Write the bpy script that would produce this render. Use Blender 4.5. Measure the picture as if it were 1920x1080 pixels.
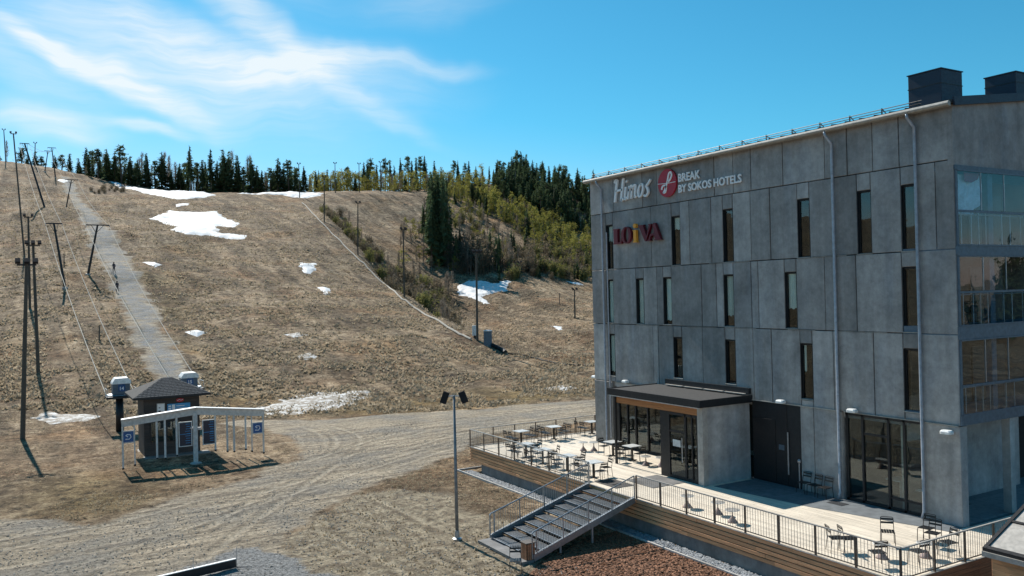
import bpy, bmesh, math, random
import numpy as np
from mathutils import Vector, Matrix
random.seed(7); np.random.seed(7)
R = math.radians
scene = bpy.context.scene
for _o in list(bpy.data.objects): bpy.data.objects.remove(_o)
C = scene.collection

# ---------------------------------------------------------------- camera
cam_data = bpy.data.cameras.new('camera'); cam = bpy.data.objects.new('camera', cam_data); C.objects.link(cam)
cam_data.sensor_width = 36.0; cam_data.lens = 36.0 * 1570.0 / 1920.0
cam_data.clip_start = 0.1; cam_data.clip_end = 20000
_r = (0.86242417, -0.50564019, -0.02350614); _d = (-0.01697533, 0.01752078, -0.99970239); _f = (0.50590155, 0.86256653, 0.00652694)
cam.matrix_world = Matrix(((_r[0], -_d[0], -_f[0], 0), (_r[1], -_d[1], -_f[1], 0), (_r[2], -_d[2], -_f[2], 9.75), (0, 0, 0, 1)))
scene.camera = cam
scene.render.resolution_x = 1024; scene.render.resolution_y = 576
scene.render.engine = 'CYCLES'

# ---------------------------------------------------------------- sun, sky, exposure
SUN_EL, SUN_AZ = R(40.4), R(-1.6)                 # azimuth from +Y towards +X
sdir = Vector((math.sin(SUN_AZ) * math.cos(SUN_EL), math.cos(SUN_AZ) * math.cos(SUN_EL), math.sin(SUN_EL)))
sl = bpy.data.lights.new('sun', 'SUN'); sun = bpy.data.objects.new('sun', sl); C.objects.link(sun)
sl.energy = 4.9; sl.angle = R(0.53); sl.color = (1.0, 0.95, 0.87)
sun.rotation_euler = sdir.to_track_quat('Z', 'Y').to_euler()
sun.location = (0, 0, 60)
vs = scene.view_settings
vs.view_transform = 'Standard'; vs.look = 'None'; vs.exposure = 0.35; vs.gamma = 1.0; vs.use_curve_mapping = False

world = bpy.data.worlds.new('World'); scene.world = world; world.use_nodes = True
def build_world():
    nt = world.node_tree; N = nt.nodes; L = nt.links; N.clear()
    out = N.new('ShaderNodeOutputWorld'); bg = N.new('ShaderNodeBackground'); L.new(bg.outputs[0], out.inputs[0])
    sky = N.new('ShaderNodeTexSky'); sky.sky_type = 'NISHITA'; sky.sun_disc = False
    sky.sun_elevation = SUN_EL; sky.sun_rotation = SUN_AZ; sky.altitude = 100; sky.air_density = 1.0; sky.dust_density = 0.25; sky.ozone_density = 1.6
    hs = N.new('ShaderNodeHueSaturation'); hs.inputs['Hue'].default_value = 0.472; hs.inputs['Saturation'].default_value = 1.22; hs.inputs['Value'].default_value = 1.0
    L.new(sky.outputs[0], hs.inputs['Color'])
    sc_ = N.new('ShaderNodeSeparateColor'); L.new(hs.outputs[0], sc_.inputs[0]); cc_ = N.new('ShaderNodeCombineColor')
    def math_(op, a, b=None, c=None):
        n = N.new('ShaderNodeMath'); n.operation = op
        for i, q in enumerate((a, b, c)):
            if q is None: continue
            if hasattr(q, 'links'): L.new(q, n.inputs[i])
            else: n.inputs[i].default_value = q
        return n.outputs[0]
    # the camera's colour response: less red, slightly less green in the clear sky
    L.new(math_('MAXIMUM', math_('MULTIPLY', math_('POWER', math_('MULTIPLY', sc_.outputs[0], .1368), 2.05), 6.6), math_('MULTIPLY', sc_.outputs[0], .35)), cc_.inputs[0])
    L.new(math_('MULTIPLY', sc_.outputs[1], .775), cc_.inputs[1]); L.new(math_('MULTIPLY', sc_.outputs[2], .934), cc_.inputs[2])
    tc = N.new('ShaderNodeTexCoord'); sp = N.new('ShaderNodeSeparateXYZ'); L.new(tc.outputs['Generated'], sp.inputs[0])
    az = math_('MULTIPLY', math_('ARCTAN2', sp.outputs[0], sp.outputs[1]), 180 / math.pi)
    el = math_('MULTIPLY', math_('ARCSINE', sp.outputs[2]), 180 / math.pi)
    cb = N.new('ShaderNodeCombineXYZ'); L.new(az, cb.inputs[0]); L.new(el, cb.inputs[1])
    # cirrus in degrees of azimuth and elevation
    wn = N.new('ShaderNodeTexNoise'); wn.inputs['Scale'].default_value = 0.16; wn.inputs['Detail'].default_value = 3
    L.new(cb.outputs[0], wn.inputs['Vector'])
    ws = N.new('ShaderNodeVectorMath'); ws.operation = 'MULTIPLY_ADD'; ws.inputs[1].default_value = (4.5, 3.0, 0); 
    L.new(wn.outputs['Color'], ws.inputs[0]); 
    va = N.new('ShaderNodeVectorMath'); va.operation = 'SUBTRACT'; va.inputs[1].default_value = (2.25, 1.5, 0); L.new(cb.outputs[0], va.inputs[0])
    L.new(va.outputs[0], ws.inputs[2])
    tot = None
    # az, el, rot(deg), half length, half width, strength
    for (a, e, rot, ln, wd, st) in [(6.5, 13.3, -24, 7.5, 1.3, .85), (17.5, 15.2, 6, 6.0, 1.5, .85), (13.4, 18.0, -40, 6.5, 1.4, .75), (9.5, 16.6, -28, 9, 2.0, .4), (0.5, 13.2, -20, 6, 1.6, .35), (24, 15.4, -3, 6.0, .7, .42),
                                    (1.5, 15.0, -26, 5.0, .9, .85), (1.6, 10.9, -12, 3.8, 1.15, .95), (6.8, 10.9, -8, 3.4, .6, .75), (11, 14.2, -10, 15, 4.4, .5), (19, 14.6, -4, 10, 2.6, .3), (5, 17, -22, 12, 3.5, .45),
                                    (20.5, 12.8, -25, 7.0, 1.1, .4), (-9, 18, -20, 12, 3, .7), (-20, 14, -15, 11, 2, .7), (9, 25, -30, 12, 4, .6), (-3, 33, -20, 16, 4, .5), (26, 20, 10, 7, 2.4, .3)]:
        mp = N.new('ShaderNodeMapping'); mp.vector_type = 'TEXTURE'
        mp.inputs['Location'].default_value = (a, e, 0); mp.inputs['Rotation'].default_value = (0, 0, R(rot)); mp.inputs['Scale'].default_value = (ln, wd, 1)
        L.new(ws.outputs[0], mp.inputs['Vector'])
        le = N.new('ShaderNodeVectorMath'); le.operation = 'LENGTH'; L.new(mp.outputs[0], le.inputs[0])
        mr = N.new('ShaderNodeMapRange'); mr.interpolation_type = 'SMOOTHERSTEP'
        mr.inputs['From Min'].default_value = 1.3; mr.inputs['From Max'].default_value = 0.0; mr.inputs['To Max'].default_value = st
        L.new(le.outputs['Value'], mr.inputs['Value'])
        tot = mr.outputs[0] if tot is None else math_('ADD', tot, mr.outputs[0])
    # fibres
    m2 = N.new('ShaderNodeMapping'); m2.inputs['Rotation'].default_value = (0, 0, R(17)); m2.inputs['Scale'].default_value = (.10, .85, 1)
    L.new(ws.outputs[0], m2.inputs['Vector'])
    fn = N.new('ShaderNodeTexNoise'); fn.inputs['Scale'].default_value = 1.9; fn.inputs['Detail'].default_value = 6; fn.inputs['Roughness'].default_value = .6; fn.inputs['Distortion'].default_value = .2
    L.new(m2.outputs[0], fn.inputs['Vector'])
    fr = N.new('ShaderNodeMapRange'); fr.inputs['From Min'].default_value = .28; fr.inputs['From Max'].default_value = .70; fr.inputs['To Min'].default_value = .50; fr.inputs['To Max'].default_value = 1.0
    L.new(fn.outputs['Fac'], fr.inputs['Value'])
    cl = math_('MULTIPLY', tot, fr.outputs[0]); cl = math_('MINIMUM', math_('MULTIPLY', cl, .78), 0.88)
    mx = N.new('ShaderNodeMix'); mx.data_type = 'RGBA'
    L.new(cl, mx.inputs['Factor']); L.new(cc_.outputs[0], mx.inputs[6]); mx.inputs[7].default_value = (7.3, 7.7, 7.8, 1)
    L.new(mx.outputs[2], bg.inputs['Color']); bg.inputs['Strength'].default_value = 0.10
build_world()

# ---------------------------------------------------------------- terrain shape
CAM_Z = 9.75
FOC = 1570.0
AX = np.array([[0.86242417, -0.01697533, 0.50590155],
               [-0.50564019, 0.01752078, 0.86256653],
               [-0.02350614, -0.99970239, 0.00652694]])   # rows: world axes in camera coordinates
CAM = np.array([0.0, 0.0, CAM_Z])
def vray(px, py):
    v = AX @ np.array([px - 960.0, py - 540.0, FOC]); return v / np.linalg.norm(v)
def at_depth(px, py, d):
    return AX @ np.array([(px - 960.0) * d / FOC, (py - 540.0) * d / FOC, d]) + CAM
def at_z(px, py, z):
    r = vray(px, py); return CAM + r * ((z - CAM_Z) / r[2])

_ctrl = []
for _x in (-110, -60, -25, 0, 20, 40, 60, 85, 120):
    for _y in (-50, -20, 10, 35, 52, 62):
        _ctrl.append((_x, _y, 0.0))
for _x in (60, 85, 120, 200, 300): _ctrl.append((_x, 20, 0.0)); _ctrl.append((_x, 75, 0.6))
for _p in [(40, 826, 60), (40, 705, 82), (56, 580, 112), (30, 480, 160), (84, 392, 215), (20, 345, 262), (10, 303, 310),
           (-150, 826, 60), (-150, 600, 110), (-150, 420, 200), (-150, 300, 310),
           (220, 803, 65), (220, 702, 82), (165, 515, 135), (216, 545, 132), (180, 440, 180), (124, 390, 225), (130, 322, 310), (205, 345, 300),
           (330, 768, 73), (330, 640, 100), (330, 545, 136), (330, 470, 176), (330, 412, 220), (330, 366, 275),
           (450, 766, 76), (450, 650, 100), (450, 550, 138), (450, 475, 178), (450, 415, 220), (450, 366, 275),
           (562, 760, 77), (562, 640, 103), (562, 560, 137), (562, 480, 178), (562, 425, 215), (562, 370, 283),
           (700, 745, 80), (700, 640, 107), (671, 480, 190), (608, 416, 221), (757, 559, 147), (895, 640, 111), (830, 604, 126),
           (790, 372, 300), (700, 366, 292), (730, 430, 235), (720, 470, 205),
           (900, 735, 84), (960, 690, 98),
           (1000, 729, 85), (1000, 665, 108), (1000, 600, 150), (960, 532, 200), (1040, 540, 205), (900, 533, 200), (930, 590, 155),
           (1110, 715, 88), (1110, 655, 110), (1110, 605, 150), (1110, 535, 215), (1300, 700, 90), (1300, 600, 150), (1300, 540, 215),
           (820, 500, 215), (860, 480, 235), (830, 420, 275), (830, 362, 330), (900, 440, 265), (900, 352, 345),
           (960, 490, 225), (960, 420, 285), (960, 345, 370), (1050, 500, 230), (1050, 420, 300), (1050, 350, 390), (1110, 500, 240), (1110, 430, 310), (1110, 362, 400),
           (1400, 480, 250), (1400, 380, 400), (1900, 540, 215), (1900, 400, 400)]:
    _ctrl.append(tuple(at_depth(*_p)))
# gully behind the ridge
for _p in [(68.0, 128.0, 4.0), (64.0, 112.0, 2.4), (76.0, 150.0, 6.5), (82, 178, 13.0)]: _ctrl.append(_p)
# plateau behind the crest
for _p in [(10, 420, 58), (60, 400, 50), (110, 400, 44), (150, 420, 44), (220, 430, 62), (290, 420, 64), (-60, 420, 60)]: _ctrl.append(_p)
_C = np.array(_ctrl, float)
_cx = _C[:, :2] / 100.0
def _ker(r2): return 0.5 * r2 * np.log(r2 + 1e-9)
_n = len(_C)
_A = np.zeros((_n + 3, _n + 3))
_A[:_n, :_n] = _ker(((_cx[:, None] - _cx[None]) ** 2).sum(-1)) + np.eye(_n) * 0.004
_A[:_n, _n] = 1; _A[:_n, _n + 1:] = _cx; _A[_n:, :_n] = _A[:_n, _n:].T
_w = np.linalg.solve(_A, np.concatenate([_C[:, 2], np.zeros(3)]))

def _hash(ix, iy, seed):
    h = (ix * 374761393 + iy * 668265263 + seed * 1442695041) & 0xffffffff
    h = ((h ^ (h >> 13)) * 1274126177) & 0xffffffff
    return ((h ^ (h >> 16)) & 0xffff) / 65535.0
def vnoise(x, y, seed=0):
    x = np.asarray(x, float); y = np.asarray(y, float)
    ix = np.floor(x).astype(np.int64); iy = np.floor(y).astype(np.int64)
    fx = x - ix; fy = y - iy; fx = fx * fx * (3 - 2 * fx); fy = fy * fy * (3 - 2 * fy)
    a = _hash(ix, iy, seed); b = _hash(ix + 1, iy, seed); c = _hash(ix, iy + 1, seed); d = _hash(ix + 1, iy + 1, seed)
    return (a + (b - a) * fx + (c - a) * fy + (a - b - c + d) * fx * fy) * 2 - 1
def sstep(a, b, v):
    t = np.clip((v - a) / (b - a), 0, 1); return t * t * (3 - 2 * t)

def terrain(x, y, fine=True):
    x = np.atleast_1d(np.asarray(x, float)); y = np.atleast_1d(np.asarray(y, float))
    qx = np.clip(x, -110, 300) / 100; qy = np.clip(y, -50, 425) / 100
    z = np.zeros_like(qx)
    for s in range(0, len(qx), 20000):
        a = qx[s:s + 20000]; b = qy[s:s + 20000]
        r2 = (a[:, None] - _cx[None, :, 0]) ** 2 + (b[:, None] - _cx[None, :, 1]) ** 2
        z[s:s + 20000] = _ker(r2) @ _w[:_n] + _w[_n] + _w[_n + 1] * a + _w[_n + 2] * b
    k = sstep(56, 75, y)
    z = z * k                                        # the yard in front of the slope is level
    s = x - np.interp(y, [80, 99, 137, 184, 216, 280], [49.5, 53.6, 60.0, 68.0, 71.5, 82.5])     # bank along the edge of the main slope
    ky = sstep(90, 108, y) * (1 - sstep(225, 270, y))
    z = z - 3.4 * ky * sstep(0.2, 4.5, s) * (1 - sstep(15, 44, s)) + .6 * ky * np.exp(-((s + 1.0) / 1.6) ** 2)
    if fine:
        far = sstep(60, 130, y)
        z = z + vnoise(x / 9, y / 6, 3) * 0.30 * far + vnoise(x / 2.6, y / 7.0, 4) * (0.03 + 0.19 * far) + vnoise(x / 1.1, y / 1.9, 5) * (0.02 + 0.10 * far)
    return z
def hit(px, py, dmax=600.0):
    """first point of the terrain seen through a pixel of the photograph"""
    v = AX @ np.array([px - 960.0, py - 540.0, FOC]) / FOC
    d = np.arange(20.0, dmax, 0.5)
    P = CAM[None] + v[None] * d[:, None]
    below = P[:, 2] < terrain(P[:, 0], P[:, 1], False)
    i = int(np.argmax(below))
    return P[i] if below[i] else None
def hit_near(px, py):
    q = hit(px, py)
    while q is None: py += 1; q = hit(px, py)
    return q

# ---------------------------------------------------------------- materials
class NT:
    """small node tree writer"""
    def __init__(s, name):
        s.m = bpy.data.materials.new(name); s.m.use_nodes = True; s.t = s.m.node_tree; s.N = s.t.nodes; s.L = s.t.links
        s.b = s.N['Principled BSDF']; s.out = s.N['Material Output']
        s.pos = s.N.new('ShaderNodeNewGeometry').outputs['Position']
    def put(s, sock, v):
        if hasattr(v, 'links'): s.L.new(v, sock)
        elif isinstance(v, (tuple, list)) and len(v) == 3 and sock.type == 'RGBA': sock.default_value = (*v, 1)
        else: sock.default_value = v
    def map(s, scale=(1, 1, 1), rot=0.0, vec=None):
        n = s.N.new('ShaderNodeMapping'); n.inputs['Scale'].default_value = scale; n.inputs['Rotation'].default_value = (0, 0, rot)
        s.L.new(vec or s.pos, n.inputs['Vector']); return n.outputs[0]
    def noise(s, scale, detail=3, rough=.55, vec=None, dist=0.0):
        n = s.N.new('ShaderNodeTexNoise'); n.inputs['Scale'].default_value = scale; n.inputs['Detail'].default_value = detail
        n.inputs['Roughness'].default_value = rough; n.inputs['Distortion'].default_value = dist
        s.L.new(vec or s.pos, n.inputs['Vector']); return n.outputs['Fac']
    def rng(s, v, a, b, lo=0.0, hi=1.0):
        n = s.N.new('ShaderNodeMapRange'); s.put(n.inputs['Value'], v)
        for k, q in (('From Min', a), ('From Max', b), ('To Min', lo), ('To Max', hi)): n.inputs[k].default_value = q
        return n.outputs[0]
    def mix(s, f, a, b, mode='MIX'):
        n = s.N.new('ShaderNodeMix'); n.data_type = 'RGBA'; n.blend_type = mode
        s.put(n.inputs['Factor'], f); s.put(n.inputs[6], a); s.put(n.inputs[7], b); return n.outputs[2]
    def mth(s, op, a, b=0.0):
        n = s.N.new('ShaderNodeMath'); n.operation = op; s.put(n.inputs[0], a); s.put(n.inputs[1], b); return n.outputs[0]
    def scale(s, col, f):
        n = s.N.new('ShaderNodeVectorMath'); n.operation = 'SCALE'; s.put(n.inputs[0], col); s.put(n.inputs['Scale'], f); return n.outputs[0]
    def rand(s):
        return s.N.new('ShaderNodeObjectInfo').outputs['Random']
    def attr(s, name):
        n = s.N.new('ShaderNodeAttribute'); n.attribute_name = name; return n
    def bump(s, h, strength=.3, dist=.05):
        n = s.N.new('ShaderNodeBump'); n.inputs['Strength'].default_value = strength; n.inputs['Distance'].default_value = dist
        s.L.new(h, n.inputs['Height']); s.L.new(n.outputs[0], s.b.inputs['Normal'])
    def done(s, col=None, rough=.7, metal=0.0, spec=None):
        if col is not None: s.put(s.b.inputs['Base Color'], col)
        s.put(s.b.inputs['Roughness'], rough); s.b.inputs['Metallic'].default_value = metal
        if spec is not None: s.b.inputs['Specular IOR Level'].default_value = spec
        return s.m
M = {}
def plain(name, col, rough=.6, metal=0.0, var=.18, sc=6.0, tint=.12, spec=None):
    t = NT(name); f = t.rng(t.noise(sc, 4), .3, .7, 1 - var, 1 + var)
    f2 = t.rng(t.rand(), 0, 1, 1 - tint, 1 + tint)
    M[name] = t.done(t.scale(t.scale(col, f), f2), t.rng(t.noise(sc * 2.3, 2), .3, .7, max(rough - .08, .02), min(rough + .08, 1)), metal, spec); return M[name]
def m_concrete(name, base, tint=.27):
    t = NT(name)
    cloud = t.rng(t.noise(.55, 6, .68), .32, .68, .70, 1.28)
    streak = t.rng(t.noise(1.0, 4, .6, t.map((2.0, 2.0, .13))), .40, .70, 1.05, .80)
    spots = t.rng(t.noise(3.5, 5, .75), .34, .66, .84, 1.14)
    f2 = t.rng(t.rand(), 0, 1, 1 - tint, 1 + tint)
    c = t.scale(t.scale(t.scale(t.scale(base, cloud), streak), spots), f2)
    blue = t.rng(t.noise(.8, 3, .5, t.map((1.5, 1.5, .35))), .5, .75, 0, .5)
    c = t.mix(blue, c, t.mix(1.0, c, (.80, .93, 1.10), 'MULTIPLY'))
    t.bump(t.noise(22, 4, .6), .25, .01)
    M[name] = t.done(c, t.rng(t.noise(3, 2), .3, .7, .55, .8)); return M[name]
def m_wood(name, base, along='y', dark=.55, tint=.16, rough=.7):
    t = NT(name); s = (14, .6, 14) if along == 'y' else (.6, 14, 14)
    g = t.rng(t.noise(1.6, 5, .6, t.map(s), .6), .3, .7, 0, 1)
    c = t.mix(g, tuple(q * dark for q in base), tuple(min(q * 1.15, 1) for q in base))
    kn = t.rng(t.noise(5, 2, .5, t.map((2.2, .7, 3) if along == 'y' else (.7, 2.2, 3))), .68, .74, 0, .55)
    c = t.mix(kn, c, tuple(q * .4 for q in base))
    we = t.rng(t.noise(.6, 4), .3, .75, .85, 1.12)
    M[name] = t.done(t.scale(t.scale(c, we), t.rng(t.rand(), 0, 1, 1 - tint, 1 + tint)), rough); return M[name]
m_concrete('concrete', (.31, .30, .288)); m_concrete('concrete_light', (.40, .375, .34)); m_concrete('plinth', (.18, .172, .165), .05)
m_wood('deck_wood', (.74, .64, .51), 'y', .84, .09); m_wood('deck_wood_x', (.66, .55, .43), 'x', .82, .10)
m_wood('brown_wood', (.86, .42, .20), 'y', .62, .18); m_wood('brown_wood_x', (.52, .22, .11), 'x', .5, .2); m_wood('beam_wood', (.48, .20, .07), 'y', .6, .05)
m_wood('dark_wood', (.055, .048, .044), 'x', .6, .15); m_wood('pole_wood', (.10, .085, .065), 'x', .6, .2); m_wood('grey_wood', (.24, .22, .20), 'x', .65, .12)
plain('dark_metal', (.022, .024, .027), .45, .3); plain('black_frame', (.012, .012, .014), .5); plain('chair_metal', (.018, .016, .015), .42, .2)
plain('galvanised', (.42, .44, .46), .42, .75); plain('gutter_metal', (.36, .35, .32), .6, .2); plain('pipe_metal', (.36, .38, .42), .45, .35)
plain('rail_brown', (.15, .115, .09), .5, .2); plain('bar_metal', (.44, .41, .37), .5, .3); plain('rail_cap', (.45, .42, .38), .5, .3); plain('blue_grey_metal', (.10, .14, .18), .5, .2)
plain('vent_metal', (.014, .024, .045), .5, .1, .1); plain('roof_sheet', (.045, .048, .052), .5, .2); plain('felt', (.035, .034, .034), .9)
plain('white_paint', (.78, .78, .76), .5); plain('off_white', (.62, .61, .58), .6); plain('table_top', (.62, .62, .60), .35); plain('red_paint', (.42, .015, .035), .45, 0, .08, 3, 0)
plain('maroon', (.13, .007, .016), .5, 0, .08, 3, 0); plain('yellow_paint', (.88, .38, .04), .5, 0, .06, 3, 0); plain('sign_white', (.86, .86, .86), .5, 0, .04, 3, 0); plain('sign_blue', (.02, .09, .25), .45); plain('board_blue', (.04, .28, .56), .45)
plain('board_dark', (.018, .025, .045), .4); plain('reflection_white', (.72, .72, .74), .9); plain('curtain_reflection', (.90, .90, .88), .9, 0, .08, 2); plain('interior', (.022, .019, .017), .9); plain('interior_brown', (.07, .05, .038), .9, 0, .35, .9); plain('slab', (.20, .21, .22), .8)
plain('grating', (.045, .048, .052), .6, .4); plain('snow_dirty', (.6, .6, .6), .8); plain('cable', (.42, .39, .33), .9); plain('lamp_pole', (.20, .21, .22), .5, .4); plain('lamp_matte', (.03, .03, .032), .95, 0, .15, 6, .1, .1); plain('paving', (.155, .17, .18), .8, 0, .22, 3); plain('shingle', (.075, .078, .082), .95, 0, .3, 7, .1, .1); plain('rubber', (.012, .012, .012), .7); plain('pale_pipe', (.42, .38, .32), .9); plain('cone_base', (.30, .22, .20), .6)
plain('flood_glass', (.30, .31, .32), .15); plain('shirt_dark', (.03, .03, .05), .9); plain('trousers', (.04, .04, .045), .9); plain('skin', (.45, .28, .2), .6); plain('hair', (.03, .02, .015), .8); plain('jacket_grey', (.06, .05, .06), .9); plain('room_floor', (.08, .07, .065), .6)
def m_glass(name, tint, f0):
    t = NT(name); t.N.remove(t.b)
    tr = t.N.new('ShaderNodeBsdfTransparent'); tr.inputs[0].default_value = (*tint, 1)
    gl = t.N.new('ShaderNodeBsdfGlossy'); gl.inputs['Roughness'].default_value = .012; gl.inputs['Color'].default_value = (.92, .96, .97, 1)
    nz = t.N.new('ShaderNodeBump'); nz.inputs['Strength'].default_value = .03; nz.inputs['Distance'].default_value = .2; t.L.new(t.noise(1.1, 1), nz.inputs['Height']); t.L.new(nz.outputs[0], gl.inputs['Normal'])
    fr = t.N.new('ShaderNodeFresnel'); bf = t.N.new('ShaderNodeNewGeometry').outputs['Backfacing']; t.L.new(t.rng(bf, 0, 1, 1.52, 1 / 1.52), fr.inputs['IOR'])
    f = t.rng(fr.outputs[0], 0.0, 1.0, f0, .62)
    mx = t.N.new('ShaderNodeMixShader'); t.L.new(f, mx.inputs[0]); t.L.new(tr.outputs[0], mx.inputs[1]); t.L.new(gl.outputs[0], mx.inputs[2]); t.L.new(mx.outputs[0], t.out.inputs[0])
    M[name] = t.m
m_glass('glass', (.80, .87, .86), .03); m_glass('balcony_glass', (.80, .90, .95), .012)
def m_snow():
    t = NT('snow'); f = t.rng(t.noise(1.3, 5, .65), .3, .7, 0, 1)
    c = t.mix(f, (.62, .61, .59), (.88, .88, .88)); d = t.rng(t.noise(.7, 6, .75), .52, .68, 0, .8); c = t.mix(d, c, (.42, .38, .33))
    t.bump(t.noise(2.5, 4), .4, .1); M['snow'] = t.done(c, .75)
m_snow()
def m_dirty_snow():
    t = NT('old_snow'); f = t.rng(t.noise(1.6, 5, .7), .46, .60, 0, 1)
    t.bump(t.noise(2.5, 4), .4, .1); M['old_snow'] = t.done(t.mix(f, (.22, .18, .135), (.66, .65, .63)), .8)
m_dirty_snow()
def m_foliage(name, ca, cb, sc=1.2):
    t = NT(name); f = t.rng(t.noise(sc, 2), .3, .7, 0, 1); c = t.mix(f, ca, cb)
    c = t.scale(c, t.rng(t.rand(), 0, 1, .75, 1.25)); t.b.inputs['Roughness'].default_value = .8
    t.b.inputs['Specular IOR Level'].default_value = .2
    df = t.N.new('ShaderNodeBsdfTranslucent'); t.L.new(c, df.inputs[0]); t.put(t.b.inputs['Base Color'], c)
    mx = t.N.new('ShaderNodeMixShader'); mx.inputs[0].default_value = .42; t.L.new(t.b.outputs[0], mx.inputs[1]); t.L.new(df.outputs[0], mx.inputs[2]); t.L.new(mx.outputs[0], t.out.inputs[0]); M[name] = t.m
m_foliage('spruce', (.058, .092, .050), (.125, .170, .078)); m_foliage('pine', (.055, .085, .040), (.11, .14, .055)); m_foliage('young_leaf', (.19, .19, .045), (.36, .32, .075))
m_foliage('brush', (.12, .095, .065), (.22, .18, .12)); m_foliage('twig', (.17, .14, .11), (.27, .225, .175)); m_foliage('straw', (.28, .215, .14), (.55, .45, .32), .8); m_foliage('brush_green', (.15, .145, .055), (.25, .235, .08))
plain('bark', (.10, .075, .055), .9); plain('pale_bark', (.26, .22, .18), .9)
plain('mulch_chip', (.19, .085, .042), .9, 0, .7, 16); plain('road_chip', (.36, .325, .28), .95, 0, .6, 5); plain('stone_chip', (.26, .27, .28), .9, 0, .4, 9)
def m_ground():
    t = NT('ground')
    big = t.noise(.055, 5, .6); mid = t.noise(.34, 7, .74, t.map((1.0, .30, .4))); small = t.noise(1.5, 8, .82, t.map((.55, .62, .6))); tiny = t.noise(4.2, 6, .8)
    c = t.mix(t.rng(mid, .36, .64), (.165, .118, .078), (.40, .305, .21))
    c = t.mix(t.rng(small, .52, .62, 0, .82), c, (.68, .575, .44))
    c = t.mix(t.rng(small, .48, .40, 0, .95), c, (.032, .024, .017))
    c = t.mix(t.rng(tiny, .52, .66, 0, .75), c, (.66, .56, .425))
    c = t.mix(t.rng(tiny, .47, .36, 0, .85), c, (.044, .032, .022))
    red = t.rng(t.noise(.11, 4, .6), .50, .70, 0, .8); c = t.mix(red, c, t.mix(1.0, c, (1.05, .82, .66), 'MULTIPLY'))
    dk = t.rng(t.noise(.075, 6, .68, t.map((.9, .8, 1))), .48, .64, 0, .85); c = t.mix(dk, c, t.mix(1.0, c, (.56, .52, .47), 'MULTIPLY'))
    ol = t.rng(t.mth('ADD', t.attr('lush').outputs['Fac'], t.rng(big, .52, .74, 0, .5)), 0, 1, 0, .8)
    c = t.mix(ol, c, t.mix(1.0, c, (.72, .70, .44), 'MULTIPLY'))
    sk = t.rng(t.noise(1.0, 5, .6, t.map((.42, .045, .045))), .38, .62, .56, 1.16); c = t.scale(c, sk)
    c = t.mix(1.0, c, (1.02, .94, .83), 'MULTIPLY')
    # gravel with wheel tracks
    gmap = t.map((.16, 2.2, 1), R(-30)); tr = t.noise(1.0, 6, .65, gmap)
    gn = t.noise(5.0, 7, .85); g = t.mix(t.rng(tr, .40, .60), (.27, .218, .16), (.57, .465, .335))
    g = t.mix(t.rng(t.noise(.22, 5, .65), .46, .62, 0, .7), g, (.265, .245, .215))
    g = t.scale(g, t.rng(gn, .34, .66, .30, 1.62))
    g = t.mix(t.rng(t.noise(1.6, 6, .75, t.map((.28, 2.0, 1), R(-30))), .44, .33, 0, .75), g, (.085, .078, .068))
    g = t.mix(t.rng(t.noise(.9, 6, .75, t.map((.22, 2.6, 1), R(-24))), .58, .70, 0, .7), g, (.72, .62, .48))
    tk = t.rng(t.mth('MULTIPLY', t.attr('track').outputs['Fac'], t.rng(gn, .3, .7, .5, 1.3)), .1, .9, 0, .55); g = t.mix(tk, g, (.60, .515, .395))
    tn = t.rng(t.attr('track').outputs['Fac'], -.1, -.8, 0, .5); g = t.mix(tn, g, (.125, .105, .08))
    gm = t.rng(t.mth('ADD', t.attr('gravel').outputs['Fac'], t.rng(small, .3, .7, -.28, .28)), .38, .62)
    c = t.mix(gm, c, g)
    # trampled sandy earth
    e = t.mix(t.rng(t.noise(1.4, 6, .75), .38, .62), (.19, .145, .10), (.52, .43, .30)); e = t.scale(e, t.rng(gn, .34, .66, .38, 1.5))
    e = t.mix(tk, e, (.62, .52, .37)); e = t.mix(tn, e, (.12, .095, .065))
    em = t.rng(t.mth('ADD', t.attr('earth').outputs['Fac'], t.rng(mid, .3, .7, -.3, .3)), .36, .64); c = t.mix(em, c, e)
    # grey crushed stone
    k = t.scale((.285, .28, .27), t.rng(t.noise(7, 6, .85), .36, .64, .18, 1.8))
    km = t.rng(t.mth('ADD', t.attr('stone').outputs['Fac'], t.rng(small, .3, .7, -.25, .25)), .4, .6); c = t.mix(km, c, k)
    mu = t.mix(t.rng(t.noise(8, 4, .7), .35, .65), (.06, .026, .014), (.24, .105, .05))
    mm = t.rng(t.mth('ADD', t.attr('mulch').outputs['Fac'], t.rng(small, .3, .7, -.2, .2)), .42, .58); c = t.mix(mm, c, mu)
    hh = t.mth('ADD', t.mth('MULTIPLY', small, 1.0), t.mth('MULTIPLY', tiny, .4)); t.bump(hh, 1.0, .30)
    M['ground'] = t.done(c, .95, 0, .15)
m_ground()

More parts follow.
